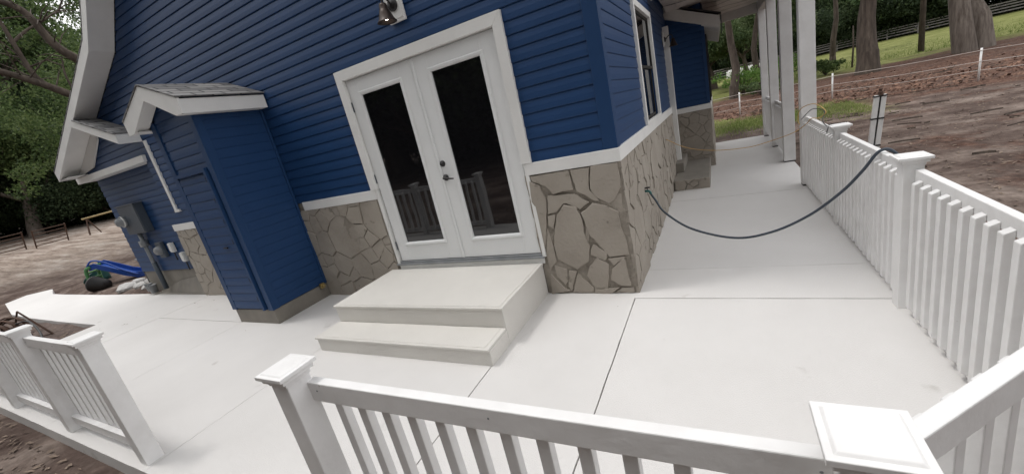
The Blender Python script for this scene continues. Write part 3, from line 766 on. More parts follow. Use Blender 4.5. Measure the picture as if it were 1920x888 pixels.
for k in range(nyy):
    ya = 3.19+k*.577; yb = ya+.60; n5 = 8; vs_ = []
    for j in range(3):
        for i in range(n5+1):
            x = .05+i/n5*1.64; y = ya+(yb-ya)*j/2
            s = -.04*math.sin(math.pi*i/n5)*(.5+.8*noise.noise(Vector((y*.8, i*.6, 0))))+.03*noise.noise(Vector((x*2, y*2.3, 5)))
            if k == 3 and i < 4: s -= .10*(1-i/4)*j/2
            vs_.append((x, y, 2.985+s-(.008 if j == 0 else 0)))
    cl.add(vs_, [(j*(n5+1)+i, j*(n5+1)+i+1, (j+1)*(n5+1)+i+1, (j+1)*(n5+1)+i) for j in range(2) for i in range(n5)])
pp(cl, 'ceiling', 'soffit')
rt = MB(); rt.box((-.0, 3.14, 3.07), (1.9, 8.7, 3.13)); pp(rt, 'roof_deck', 'black')

# ------------------------------------------------------------------ entry steps
stp = thing('entry_steps', 'white painted concrete steps with two treads below the glass doors', 'steps', (-1.85, -.6, 0))
def sp(mb, name, bev=.006):
    o = mb.build(name, 'steps', stp, bev=bev); o.location = (1.85, .6, 0); return o
SX0, SX1 = -2.84, -.855
a = MB(); a.box((SX0+.01, -.915, -.02), (SX1-.008, -.012, .308)); a.box((SX0+.01, -1.215, -.02), (SX1-.008, -.916, .128)); sp(a, 'step_block')
def cap(x0, x1, y0, y1, z0, z1, amp=.0022):
    m_ = MB(); m_.prism(jag([(x0, y0), (x1, y0), (x1, y1), (x0, y1)], .09, amp), 'z', z0, z1); return m_
sp(cap(SX0, SX1, -.928, -.012, .3085, .330), 'landing', .004)
sp(cap(SX0, SX1-.012, -1.230, -.917, .1285, .149), 'tread', .004)
sp(cap(SX0+.012, SX1-.03, -.905, -.03, .3305, .3335, .004), 'paint_layer', 0)
sp(cap(SX0+.012, SX1-.05, -1.205, -.93, .1495, .152, .004), 'paint_layer', 0)

# ------------------------------------------------------------------ railings
def rail_post(parent, x, y, z0=0, top=.955, s=.098, rz=0, capw=.157, name='post'):
    p = MB(); mt = Matrix.Translation((x, y, 0)) @ Matrix.Rotation(rz, 4, 'Z')
    p.box((-s/2, -s/2, z0), (s/2, s/2, top), mtx=mt); po = p.build(name, 'rail', parent, bev=.004)
    c = MB(); q = capw/2; h = top
    for (a_, z_, b_) in ((s/2+.004, h-.035, h-.016), ((s/2+q)/2+.002, h-.016, h+.004)):
        c.box((-a_, -a_, z_), (a_, a_, b_), mtx=mt)
    c.box((-q, -q, h+.004), (q, q, h+.020), mtx=mt)
    # shallow raised top
    i_ = q-.014
    vs_ = [mt @ Vector(v) for v in ((-i_, -i_, h+.020), (i_, -i_, h+.020), (i_, i_, h+.020), (-i_, i_, h+.020), (-i_+.006, -i_+.006, h+.025), (i_-.006, -i_+.006, h+.025), (i_-.006, i_-.006, h+.025), (-i_+.006, i_-.006, h+.025))]
    c.add(vs_, [(0,1,5,4),(1,2,6,5),(2,3,7,6),(3,0,4,7),(4,5,6,7)])
    c.build('post_cap', 'rail', po, bev=.002)
    return po
def railing(root, A, B, inside, sp_, z1=.92, zr=.085, th=.040, bw=.042, bot=(.055, .14), gapA=.05, gapB=.05, bevtop=True, phase=.5):
    """top and bottom rail from A to B, balusters fixed to the side of the rails given by inside (+1 left of A->B)"""
    A = Vector((*A, 0)); B = Vector((*B, 0)); L = (B-A).length; d = (B-A)/L; n_ = Vector((-d.y, d.x, 0))*inside
    mt = Matrix(((d.x, n_.x, 0, A.x), (d.y, n_.y, 0, A.y), (0, 0, 1, 0), (0, 0, 0, 1)))
    t = MB(); t.box((gapA, -th/2, z1-zr), (L-gapB, th/2, z1), mtx=mt); t.build('top_rail', 'rail', root, bev=.004)
    for u_ in (gapA+.05, (L)/2, L-gapB-.05):
        t_ = MB(); t_.lathe([(0, 0), (.0035, 0), (.0035, .0015), (0, .0015)], (0, 0, 0), n=8, mtx=Matrix.Rotation(rad(90), 4, 'X'))
        t_.v = [tuple(mt @ (Vector(v)+Vector((u_, -th/2, z1-zr*.4)))) for v in t_.v]; t_.build('screw', 'conduit', root)
    t = MB(); t.box((gapA, -th/2, bot[0]), (L-gapB, th/2, bot[1]), mtx=mt); t.build('bottom_rail', 'rail', root, bev=.004)
    k = int((L-gapA-gapB)/sp_); s0 = gapA+((L-gapA-gapB)-(k-1)*sp_)*phase
    for i in range(k):
        u = s0+i*sp_+random.uniform(-.003, .003); y0 = th/2+.001; zt = z1-.044 ; zb = bot[0]+.032+random.uniform(-.003, .003); e = bw/2; dd = .036
        b = MB()
        vs_ = [(u-e, y0, zb), (u+e, y0, zb), (u+e, y0+dd, zb+.014), (u-e, y0+dd, zb+.014), (u-e, y0, zt), (u+e, y0, zt), (u+e, y0+dd, zt-.018), (u-e, y0+dd, zt-.018)]
        vs_ = [mt @ Vector(v) for v in vs_]
        b.add(vs_, [(0,3,2,1),(4,5,6,7),(0,1,5,4),(1,2,6,5),(2,3,7,6),(3,0,4,7)])
        b.build('baluster', 'rail', root, bev=.003)
FRG = 'white wooden railings round the patio'
fr_ = thing('railing', 'nearest white railing, with two capped posts, along the front edge of the patio', 'railing', (0, 0, 0), FRG)
rail_post(fr_, -.777, -2.608, -.25, top=.985, s=.10); rail_post(fr_, .960, -2.585, -.25, top=.985, s=.10)
railing(fr_, (-.777, -2.565), (.960, -2.555), 1, .1265, gapA=.045, gapB=.02, bot=(.06, .15))
dg = thing('railing', 'short diagonal white railing rising to the right edge in the near right corner', 'railing', (0, 0, 0), FRG)
railing(dg, (.985, -2.545), (1.78, -1.72), 1, .118, gapA=.05, gapB=.03)
rt_ = thing('railing', 'long white railing down the right side between corner and tall porch column', 'railing', (0, 0, 0), FRG)
rail_post(rt_, 1.775, -1.70, -.25); rail_post(rt_, 1.74, -.215, -.02, top=.972, s=.095); rail_post(rt_, 1.76, 1.50, -.02, top=.965, s=.09)
railing(rt_, (1.762, -.215), (1.762, -1.66), 1, .1045, bot=(.012, .115), z1=.915) if False else None
railing(rt_, (1.768, -1.66), (1.765, -.215), 1, .1045, bot=(.012, .115), z1=.915, zr=.078)
railing(rt_, (1.768, -.215), (1.768, 1.50), 1, .1045, bot=(.012, .115), z1=.915, zr=.078)
railing(rt_, (1.768, 1.50), (1.768, 3.14), 1, .1045, bot=(.012, .115), z1=.915, zr=.078, gapB=.0)
lf = thing('railing', 'white railing at the lower left beside brown soil and bark', 'railing', (0, 0, 0), FRG)
for px_ in (-2.965, -4.415, -6.02, -7.6): rail_post(lf, px_, -2.575, -.005, top=.972, s=.105)
for a_, b_ in ((-4.415, -2.965), (-6.02, -4.415), (-7.6, -6.02)):
    railing(lf, (a_, -2.560), (b_, -2.560), 1, .150, bot=(.06, .14), z1=.918)
PG = 'low railings between the porch columns'
for (a_, b_, lb) in ((5.04, 6.57, 'white railing between second and third porch columns'), (6.73, 8.26, 'farthest white railing, between the last two porch columns')):
    r_ = thing('railing', lb, 'railing', (0, 0, 0), PG); railing(r_, (1.80, a_), (1.80, b_), 1, .115, bot=(.05, .13), z1=.92, gapA=0, gapB=0)

# ------------------------------------------------------------------ wall lamps
def wall_lamp(loc, label, rz=0, blk=True):
    t = thing('wall_lamp', label, 'wall lamp', loc, 'dark barn style wall lamps', rz)
    b = MB(); b.box((-.095, -.045, -.14), (.095, -.021, .15)); b.box((-.075, -.052, -.115), (.075, -.045, .13)); b.build('mounting_block', 'trim', t, bev=.004)
    R9 = Matrix.Rotation(rad(90), 4, 'X')
    b = MB(); b.lathe([(0, .0), (.052, .0), (.055, .006), (.050, .018), (.035, .03), (0, .034)], (.0, -.050, .0), mtx=R9, n=28); b.build('backplate', 'black', t, True)
    b = MB(); b.tube(catmull([(0, -.08, .0), (-.0, -.13, .05), (.01, -.18, .065), (.02, -.21, .03), (.02, -.215, -.03)]), .009, 8); b.build('arm', 'black', t, True)
    tl = Matrix.Rotation(rad(0), 4, 'Y'); c = (.02, -.215, -.135)
    b = MB(); b.lathe([(0, .118), (.030, .118), (.036, .104), (.036, .074), (.043, .068), (.054, .036), (.066, .0), (.084, -.024), (.088, -.031), (.082, -.031), (.063, .0), (.050, .036), (.036, .068), (0, .072)], c, n=32); b.build('shade', 'bronze', t, True)
    b = MB(); b.lathe([(0, -.014), (.012, -.011), (.02, 0), (.017, .018), (.01, .035), (0, .04)], c, n=16); b.build('bulb', 'bulb', t, True)
    return t
wall_lamp((-1.765, 0, 2.915), 'dark barn lamp on white block above the glass doors, its bulb lit')
l2 = wall_lamp((0, 4.60, 2.42), 'small dark lamp on white block beside the side door', rad(90))
l2.scale = (.8, .8, .8)

# ------------------------------------------------------------------ hose, cord, tap
def strand(name, pts, r, m, label, cat, n=8):
    b = MB(); b.tube(catmull(pts, 10), r, n); return tag(b.build(name, m, None, True), label, cat)
hb = thing('hose_bib', 'dark garden tap with valve wheel on the stone side wall', 'tap', (0, .93, .70))
b = MB(); b.tube([(.0, 0, 0), (.06, 0, 0), (.075, .0, -.015), (.08, 0, -.035)], .013, 10); b.lathe([(.0, 0), (.03, 0), (.03, .006), (0, .006)], (.012, 0, 0), mtx=Matrix.Rotation(rad(90), 4, 'Y')); b.build('spout', 'teal', hb, True)
b = MB(); b.lathe([(.018, -.004), (.028, -.004), (.028, .004), (.018, .004), (.018, -.004)], (.05, 0, .035), n=16); b.tube([(.05, 0, 0), (.05, 0, .036)], .005, 6); b.tube([(.03, 0, .035), (.07, 0, .035)], .003, 5); b.build('valve_wheel', 'black', hb)
strand('garden_hose', [(.08, .93, .665), (.12, .91, .60), (.215, .80, .484), (.45, .75, .31), (.81, .65, .225), (1.095, .55, .295), (1.353, .50, .436), (1.544, .42, .627), (1.655, .36, .789), (1.735, .32, .925), (1.80, .29, .925), (1.86, .26, .80), (1.93, .2, .4), (2.0, .1, .0), (2.2, -.1, -.13)], .0105, 'hose', 'dark blue grey hose sagging from the wall tap to the right railing', 'hose', 12)
strand('extension_cord', [(.05, 3.10, .94), (.311, 3.2, .755), (.659, 3.1, .672), (1.053, 3.1, .641), (1.3, 3.05, .678), (1.591, 3.0, .756), (1.71, 2.9, .85), (1.75, 2.78, .925), (1.80, 2.65, .935), (1.86, 2.6, 1.0), (1.80, 2.9, 1.08), (1.69, 3.08, 1.03), (1.66, 3.1, .9), (1.67, 3.05, .84)], .0048, 'orange', 'orange yellow cord sagging across the porch from the stone wall to the tall column', 'cord')
strand('thin_cable', [(1.69, 3.06, .9), (1.78, 2.9, 1.02), (1.86, 2.7, 1.0), (1.80, 2.45, .93), (1.75, 2.0, .925), (1.76, 1.7, .935), (1.70, 1.58, .99), (1.66, 1.50, .93)], .0045, 'strap', 'thin dark cable looped over the far end of the right railing', 'cable')
rec = thing('outlet_box', 'small pale outlet box low on the blue wall behind the steps', 'outlet', (CX1+.03, -.12, .17))
b = MB(); b.box((.0, -.03, -.02), (.035, .03, .05)); b.lathe([(0, .0), (.02, .0), (.018, .03), (0, .032)], (.035, .0, .015), n=12, mtx=Matrix.Rotation(rad(90), 4, 'Y')); b.build('cover', 'brass', rec, bev=.004)

# ------------------------------------------------------------------ utility things on the recessed wall
ub = thing('electric_panel', 'grey electric meter panel with glass meter on the recessed blue wall', 'electric panel', (-9.0, .18, 1.5))
b = MB(); b.box((-.37, -.13, -.25), (.36, 0, .30)); b.box((-.35, -.14, -.23), (.34, -.13, .28)); b.box((-.39, -.15, .285), (.38, 0, .31)); b.build('cabinet', 'greybox', ub, bev=.006)
R9 = Matrix.Rotation(rad(90), 4, 'X')
b = MB(); b.lathe([(0, 0), (.095, 0), (.095, .03), (.08, .035), (.08, .10), (.06, .13), (0, .14)], (-.26, -.14, .02), mtx=R9, n=24); b.build('meter', 'conduit', ub, True)
b = MB(); b.lathe([(.098, .028), (.105, .03), (.105, .05), (.098, .052)], (-.26, -.14, .02), mtx=R9, n=24); b.build('meter_ring', 'plastic_white', ub, True)
b = MB(); b.tube([(-.15, -.06, -.25), (-.15, -.06, -.85), (-.15, -.05, -1.4)], .035, 12); b.box((-.2, -.12, -.52), (-.1, -.01, -.40)); b.build('conduit', 'conduit', ub, True)
b = MB(); b.tube([(-.15, -.055, -.86), (-.15, -.055, -1.42)], .043, 12); b.build('lower_conduit', 'greybox', ub, True)
ds = thing('meter_dome', 'round grey glass dome on the blue wall above the white outlets', 'meter', (-8.66, .18, .87))
b = MB(); b.box((-.11, -.06, -.15), (.11, 0, .15)); b.build('box', 'greybox', ds, bev=.01)
b = MB(); b.lathe([(.085, 0), (.085, .03), (.07, .07), (.04, .09), (0, .095)], (0, -.06, 0), mtx=R9, n=20); b.build('dome', 'conduit', ds, True)
for (x_, z_, lb, tl_) in ((-8.25, .89, 'white hooked outlet cover, upper of two on the utility wall', .12), (-7.98, .69, 'white outlet cover nearest the stone corner, lower of two', .0)):
    ot = thing('outlet_cover', lb, 'outlet', (x_, .18, z_), 'white outlet covers on the utility wall')
    b = MB(); b.box((-.06, -.05, -.09), (.06, 0, .09)); b.box((-.05, -.065, -.07), (.05, -.05, .085)); b.build('cover', 'plastic_white', ot, bev=.006)
    b = MB(); b.tube([(0, -.03, -.09), (.0, -.03, -.25)], .012, 6); b.build('cable', 'strap', ot)
def bucket(x, y, z, s, label, m='plastic_white'):
    t = thing('bucket', label, 'bucket', (x, y, z), 'pale buckets by the utility wall')
    b = MB(); b.lathe([(0, .0), (.12*s, 0), (.15*s, .32*s), (.158*s, .32*s), (.158*s, .335*s), (.14*s, .335*s), (.115*s, .02), (0, .02)], n=24); b.build('body', m, t, True)
    h = MB(); h.tube([(-.155*s, 0, .31*s), (-.10*s, -.1*s, .37*s), (.0, -.15*s, .38*s), (.1*s, -.1*s, .36*s), (.155*s, 0, .31*s)], .004, 5); h.build('handle', 'conduit', t)
bucket(-9.5, .05, .03, .50, 'pale bucket in front, closer to the concrete apron', 'conduit'); bucket(-9.78, .10, .05, .46, 'grey bucket behind the other, farther from the apron', 'conduit')

# ------------------------------------------------------------------ toys and yard clutter at the left
ts = thing('toy_slide', 'blue and green plastic toddler slide with steps lying in the bare yard', 'toy slide', (-14.1, .9, -.06), rz=rad(40)); ts.scale = (.62, .7, .72)
b = MB()
for sx_ in (-.3, .3): b.tube(catmull([(-.65, sx_, .0), (-.62, sx_, .35), (-.55, sx_, .72), (-.35, sx_, .80)]), .06, 8)
b.build('ladder_frame', 'toygreen', ts, True)
for z_ in (.15, .36, .57):
    s_ = MB(); s_.box((-.70, -.28, z_), (-.52, .28, z_+.05)); s_.build('step', 'toygreen', ts, bev=.01)
b = MB(); pr_ = [(-.45, .72), (-.2, .74), (.2, .52), (.7, .22), (1.1, .06), (1.4, .04)]
for i in range(len(pr_)-1):
    (xa, za), (xb, zb) = pr_[i], pr_[i+1]
    b.add([(xa, -.26, za), (xb, -.26, zb), (xb, .26, zb), (xa, .26, za)], [(0,1,2,3)])
    for sy in (-.26, .26): b.add([(xa, sy, za-.05), (xb, sy, zb-.05), (xb, sy, zb+.16), (xa, sy, za+.16), (xa, sy*1.12, za-.05), (xb, sy*1.12, zb-.05), (xb, sy*1.12, zb+.16), (xa, sy*1.12, za+.16)], [(0,1,2,3),(4,7,6,5),(3,2,6,7),(0,4,5,1)])
b.build('slide_chute', 'toyblue', ts)
b = MB(); b.tube(catmull([(-.45, -.3, .85), (-.2, -.3, 1.0), (.2, -.3, .85), (.7, -.3, .42), (1.2, -.3, .1)]), .032, 8); b.build('side_rail', 'toyblue', ts, True)
tt = thing('toy_tub', 'dark teal toy tub tipped beside the green ladder of the slide', 'toy tub', (-15.6, 1.1, -.1), rz=.4); tt.scale = (.8, .8, .8)
b = MB(); b.lathe([(0, 0), (.28, .0), (.38, .3), (.40, .3), (.40, .32), (.36, .32), (.27, .03), (0, .03)], n=20, mtx=Matrix.Rotation(rad(-35), 4, 'Y')); b.build('body', 'teal', tt, True)
pt_ = thing('plant_pot', 'black nursery pot lying on its side near the walkway', 'plant pot', (-13.7, .50, .06), rz=rad(200)); pt_.scale = (.72, .72, .72)
b = MB(); b.lathe([(0, -.25), (.20, -.25), (.27, .2), (.29, .2), (.29, .25), (.26, .25), (.19, -.22), (0, -.22)], n=20, mtx=Matrix.Rotation(rad(75), 4, 'Y')); b.build('body', 'black', pt_, True)
bn = thing('black_bin', 'tall black bin with pale lid at the left end of the utility wall', 'bin', (-10.75, .72, -.1)); bn.scale = (.8, .8, .95)
b = MB(); b.box((-.3, -.25, 0), (.3, .25, .75)); b.build('body', 'black', bn, bev=.02)
b = MB(); b.box((-.34, -.29, .75), (.34, .29, .79)); b.build('lid', 'conduit', bn, bev=.01)
rnd = random.Random(5)
def rock(s, seed):
    b = bmesh.new(); bmesh.ops.create_icosphere(b, subdivisions=2, radius=s)
    for v in b.verts: v.co *= 1+.45*noise.noise(v.co*2.3/s*.35+Vector((seed, 0, 0))); v.co.z *= .55
    me = bpy.data.meshes.new('rubble'); b.to_mesh(me); b.free(); return me
for i, (x_, y_, s_, lb) in enumerate(((-12.1, .45, .20, 'broken pale stone nearest the black pot'), (-11.6, .6, .17, 'small pale stone in the middle of the rubble row'), (-11.2, .75, .26, 'largest pale stone, under the foot of the blue slide'), (-10.9, .45, .14, 'flat pale stone at the foot of the black bin'), (-12.4, .8, .14, 'small pale stone touching the blue chute'))):
    o = link('rubble_stone', rock(s_, i), 'rubble'); o.location = (x_, y_, -.02); o.rotation_euler = (0, 0, i); tag(o, lb, 'stone', 'pale rubble stones beside the slide')
# hose reel behind the left railing
hr = thing('hose_reel', 'rusty hose reel with coiled brown hose behind the left railing', 'hose reel', (-9.9, -1.85, -.03), rz=.5); hr.scale = (1.2, 1.2, .85)
b = MB()
for sy in (-.25, .25):
    b.tube([(-.3, sy, 0), (0, sy, .62), (.3, sy, 0)], .014, 6); b.tube([(-.3, sy, .01), (.3, sy, .01)], .014, 6)
b.tube([(0, -.28, .34), (0, .28, .34)], .03, 8); b.build('frame', 'rust', hr)
b = MB()
for k in range(4):
    ra_ = .16+.03*k
    b.tube([(ra_*math.cos(t/12*6.283), -.17+.34*((t/12+k*1.7) % 3)/3, .34+ra_*math.sin(t/12*6.283)) for t in range(37)], .015, 6)
b.build('coiled_hose', 'rust', hr, True)
b = MB(); b.tube(catmull([(.2, 0, .45), (.45, -.05, .46), (.7, -.2, .22), (.85, -.4, .0)]), .014, 6); b.build('loose_end', 'strap', hr, True)
for (x_, y_, w_, lb, rz_) in ((-40, 1.6, 1.3, 'rusty metal frame leaning in the sandy lot, farthest left', .3), (-38, 4.2, 1.2, 'rusty metal frame in the sandy lot, middle of three', .1), (-36.5, 5.6, 1.5, 'rusty metal frame in the sandy lot, nearest the yellow pole', .1)):
    z_ = terr(x_, y_)
    t = thing('metal_frame', lb, 'metal frame', (x_, y_, z_), 'rusty frames lying in the sandy lot', rad(90)+rz_)
    b = MB()
    for k in range(5): b.tube([(-w_/2, -.1*k, .15+.22*k), (w_/2, -.1*k, .17+.22*k)], .028, 6)
    for xx in (-w_/2, w_/2): b.tube([(xx, .1, 0), (xx, -.45, 1.1)], .035, 6)
    b.build('frame', 'rust', t)
yp = thing('yellow_pole', 'long yellow wooden pole laid across low brown stands near the house corner', 'pole', (-33, 8.6, terr(-33, 8.6)+.25), rz=rad(75))
b = MB(); b.tube([(-2.2, 0, 1.0), (4.5, .2, 1.35)], .05, 8); b.build('pole', 'yellow', yp, True)
for xx in (-2.0, 4.0):
    b = MB()
    for a_ in range(3): b.tube([(xx, 0, 1.0), (xx+.35*math.cos(a_*2.1), .35*math.sin(a_*2.1), 0)], .035, 6)
    b.build('stand', 'rust', yp)

# ------------------------------------------------------------------ strapped posts in the right yard
bd = thing('post_bundle', 'pair of white posts strapped together with black bands, standing in bare yard', 'post', (3.02, 5.45, -.2))
for i, xx in enumerate((-.052, .036)):
    b = MB(); sh = .085
    b.add([(xx-.032+0, -.03, 0), (xx+.032, -.03, 0), (xx+.032, .03, 0), (xx-.032, .03, 0), (xx-.032+sh, -.03, .98), (xx+.032+sh, -.03, .98), (xx+.032+sh, .03, .98), (xx-.032+sh, .03, .98)], [(0,3,2,1),(4,5,6,7),(0,1,5,4),(1,2,6,5),(2,3,7,6),(3,0,4,7)])
    b.build('post', 'fencewhite', bd, bev=.004)
for z_ in (.16, .60, .955):
    b = MB(); c_ = -.01+.085*z_/.98; b.box((c_-.085, -.037, z_), (c_+.085, .037, z_+.022)); b.build('strap', 'strap', bd)
b = MB(); b.tube([(-.01, -.01, .05), (.075, -.01, .96)], .014, 6); b.build('dark_seam', 'strap', bd)
b = MB(); b.lathe([(.04, 0), (.035, .05), (.02, .07), (.028, .10), (.0, .12)], (.08, 0, .975), n=10); b.build('cap', 'rust', bd)

# ------------------------------------------------------------------ wire fence
WP = [(-6.0, 17.6), (-1.6, 17.2), (1.57, 16.8), (4.56, 16.2), (7.45, 13.7), (10.4, 11.2)]
wf = thing('wire_fence', 'low white tape fence on thin posts crossing the yard before the oaks', 'fence')
for x_, y_ in WP:
    b = MB(); zt = terr(x_, y_); b.tube([(x_, y_, zt-.05), (x_+.02, y_, zt+.90)], .026, 8); b.build('post', 'fencewhite', wf, True)
for h_ in (.28, .52, .82):
    pts = []
    for i in range(len(WP)-1):
        a_, c_ = WP[i], WP[i+1]
        for t in range(6):
            f = t/6; pts.append((a_[0]+(c_[0]-a_[0])*f+.012, a_[1]+(c_[1]-a_[1])*f-.03, -.17+h_-.035*math.sin(math.pi*f)))
    b = MB(); b.tube(pts, .009, 5); b.build('wire', 'wire', wf)
# far pasture board fence
bf = thing('board_fence', 'grey four board pasture fence before the far dark woods', 'fence')
FP = [(-20, 60), (0, 70), (20, 79), (40, 70), (62, 58), (85, 46)]
pts = []
for i in range(len(FP)-1):
    a_, c_ = FP[i], FP[i+1]; n_ = int(math.dist(a_, c_)/3)
    for t in range(n_): pts.append((a_[0]+(c_[0]-a_[0])*t/n_, a_[1]+(c_[1]-a_[1])*t/n_))
def tz(x, y): return terr(x, y)
for x_, y_ in pts:
    b = MB(); z_ = tz(x_, y_); b.box((x_-.07, y_-.07, z_-.1), (x_+.07, y_+.07, z_+1.4)); b.build('post', 'oldwood', bf)
for h_ in (.35, .70, 1.02, 1.32):
    b = MB()
    for (x0, y0), (x1, y1) in zip(pts, pts[1:]):
        z0, z1 = tz(x0, y0)+h_, tz(x1, y1)+h_
        b.add([(x0, y0-.09, z0-.07), (x1, y1-.09, z1-.07), (x1, y1-.09, z1+.07), (x0, y0-.09, z0+.07), (x0, y0-.06, z0-.07), (x1, y1-.06, z1-.07), (x1, y1-.06, z1+.07), (x0, y0-.06, z0+.07)], [(0,1,2,3),(4,7,6,5),(3,2,6,7),(0,4,5,1)])
    b.build('board', 'oldwood', bf)

# ------------------------------------------------------------------ trees
def leaf_cloud(rn, centres, per, spread, size, squash=.75):
    vs_, fs = [], []
    for c in centres:
        for _ in range(per):
            while True:
                p = Vector((rn.uniform(-1, 1), rn.uniform(-1, 1), rn.uniform(-1, 1)))
                if p.length < 1: break
            p = Vector(c[:3])+Vector((p.x, p.y, p.z*squash))*spread*c[3]
            a_ = Vector((rn.gauss(0, 1), rn.gauss(0, 1), rn.gauss(0, .8))).normalized(); b_ = a_.orthogonal().normalized()
            b_ = (Matrix.Rotation(rn.uniform(0, 6.3), 3, a_) @ b_)
            s = size*rn.uniform(.6, 1.35); k = len(vs_); c2 = a_.cross(b_)*.42
            vs_ += [p-b_*s*.5, p+c2*s*.6-b_*s*.05, p+b_*s*.5, p-c2*s*.6-b_*s*.05]; fs.append((k, k+1, k+2, k+3))
    return vs_, fs
def gen_tree(seed, H, R, trunkr, fork, nl=7, per=170, leaf=.16, spread=.85, m='leaf', bark='bark', lean=0, droop=.0, twin=False, dens=1.0):
    rn = random.Random(seed); tb = MB(); ends = []
    def limb(p, d, L, r, depth):
        n_ = 5; pts_ = [p]; rs = [r]; q = p.copy(); dd = d.copy()
        for i in range(n_):
            dd = (dd+Vector((rn.gauss(0, .16), rn.gauss(0, .16), rn.gauss(0, .12)+(.05 if depth < 2 else -droop)))).normalized()
            q = q+dd*L/n_; pts_.append(q.copy()); rs.append(r*(1-.55*(i+1)/n_))
        tb.tube(pts_, rs, 9 if depth == 0 else (6 if depth < 2 else 4), cap=False)
        if depth >= 2:
            for t in (2, 3, 4, 5): ends.append((*pts_[t], rn.uniform(.6, 1.15)))
        if depth < 3:
            k = nl if depth == 0 else rn.choice((3, 4))
            for i in range(k):
                t = rn.randint(3, 5) if depth else rn.choice((4, 5, 5))
                ang = 6.283*(i+rn.random()*.6)/k; out_ = Vector((math.cos(ang), math.sin(ang), rn.uniform(.1, .9)))
                nd = (dd*(.35 if depth == 0 else .7)+out_*(.85 if depth == 0 else .6)).normalized()
                limb(pts_[t].copy(), nd, L*rn.uniform(.55, .8) if depth else R*rn.uniform(.5, .75), rs[t]*rn.uniform(.5, .7), depth+1)
    bases = [Vector((0, 0, -.2))]
    d0 = Vector((lean, 0, 1)).normalized()
    tb.tube([(0, 0, -.3), (0, 0, .0), (0, 0, .4), (0, 0, .9)], [trunkr*1.45, trunkr*1.28, trunkr*1.1, trunkr], 12, cap=False) if not twin else None
    if twin:
        limb(Vector((-.55*trunkr, 0, -.3)), Vector((-.20, .1, 1)).normalized(), fork, trunkr*.66, 0); limb(Vector((.6*trunkr, 0, -.3)), Vector((.07, -.05, 1)).normalized(), fork*1.1, trunkr*.74, 0)
    else: limb(Vector((0, 0, .5)), d0, fork, trunkr*1.08, 0)
    ends_ = [e for e in ends if rn.random() < dens]
    v_, f_ = leaf_cloud(rn, ends_, per, spread, leaf)
    tm = bpy.data.meshes.new('trunk'); tm.from_pydata(tb.v, [], tb.f)
    for p in tm.polygons: p.use_smooth = True
    tm.materials.append(MT[bark])
    cm_ = bpy.data.meshes.new('crown'); cm_.from_pydata([tuple(v) for v in v_], [], f_); cm_.materials.append(MT[m])
    zs = [v.co.z for v in tm.vertices]
    return tm, cm_
KINDS = {
 'oak': gen_tree(1, 12, 5.5, .62, 4.2, 6, 120, .16, 1.0, 'leaf', 'bark'),
 'oak2': gen_tree(2, 12, 5.0, .50, 4.2, 6, 120, .16, 1.0, 'leaf', 'barkpale', lean=.15),
 'twin': gen_tree(9, 12, 5.0, .85, 5.2, 5, 60, .24, 1.1, 'leaf', 'barkpale', twin=True),
 'cedar': gen_tree(4, 9, 4.2, .28, 1.6, 8, 190, .17, 1.15, 'leafdark', 'bark', droop=.12),
 'slim': gen_tree(14, 12, 3.2, .26, 7.5, 6, 120, .15, 1.0, 'leaf', 'bark'),
 'mid': gen_tree(5, 9, 4.4, .26, 2.0, 8, 190, .17, 1.1, 'leafpale', 'barkpale', droop=.08),
}
def tree(kind, x, y, s, rz, label, cat='tree', group=None, name='oak_tree', sz=1.0, dz=0):
    t = thing(name, label, cat, (x, y, terr(x, y)-.05+dz), group, rz); t.scale = (s, s, s*sz)
    for nm, me in zip(('trunk', 'crown'), KINDS[kind]):
        o = bpy.data.objects.new(nm, me); COL.objects.link(o); o.parent = t
    return t
# right hand yard
tree('oak', 8.0, 26.0, .72, 1.0, 'stout brown oak trunk in the straw between the two thin fence posts', sz=1.8)
tree('twin', 12.6, 27.4, .85, .5, 'twin trunked grey oak leaning behind the right fence post', sz=1.9)
tree('oak2', 25.5, 33.5, .8, 2.2, 'grey oak at the pasture edge in the upper right corner', sz=1.3)
tree('slim', 10.8, 48, .9, 4.0, 'pale forked oak behind the stout trunk in the pasture', sz=1.2)
GW = 'dark trees of the woods beyond the pasture fence'
GWL = 'dark evergreen tree in the woodland line beyond the board fence'
rt2 = random.Random(11)
k = 0
for row, (off_, st) in enumerate(((0, 4.5), (8, 6))):
    d_ = 0
    for i in range(len(FP)-1):
        a_, c_ = FP[i], FP[i+1]; L_ = math.dist(a_, c_); n_ = int(L_/st)
        for t in range(n_):
            f = t/n_; x_ = a_[0]+(c_[0]-a_[0])*f; y_ = a_[1]+(c_[1]-a_[1])*f+6+off_+rt2.uniform(-1.5, 1.5)
            tree(rt2.choice(('cedar', 'cedar', 'mid')), x_+rt2.uniform(-1.5, 1.5), y_, rt2.uniform(1.5, 2.0)*(1.25 if row else 1), rt2.uniform(0, 6.3), GWL, group=GW, name='evergreen_tree', dz=-2.6)
# canopy of nearer trees over the pasture, above the pale post view
tree('mid', 23.0, 86, 2.3, .8, 'feathery pale green tree just right of the tall white porch column', name='feathery_tree', dz=-2.8)
tree('mid', 31.0, 84, 2.4, 2.8, 'broad pale green tree left of the stout brown trunk', name='feathery_tree', dz=-2.8)
tree('cedar', 54, 70, 2.2, 1.8, 'dark drooping tree behind the twin trunked oak', name='evergreen_tree', dz=-.5)
tree('cedar', 43, 76, 2.3, 3.8, 'dark drooping tree between the stout trunk and the twin oak', name='evergreen_tree', dz=-.5)
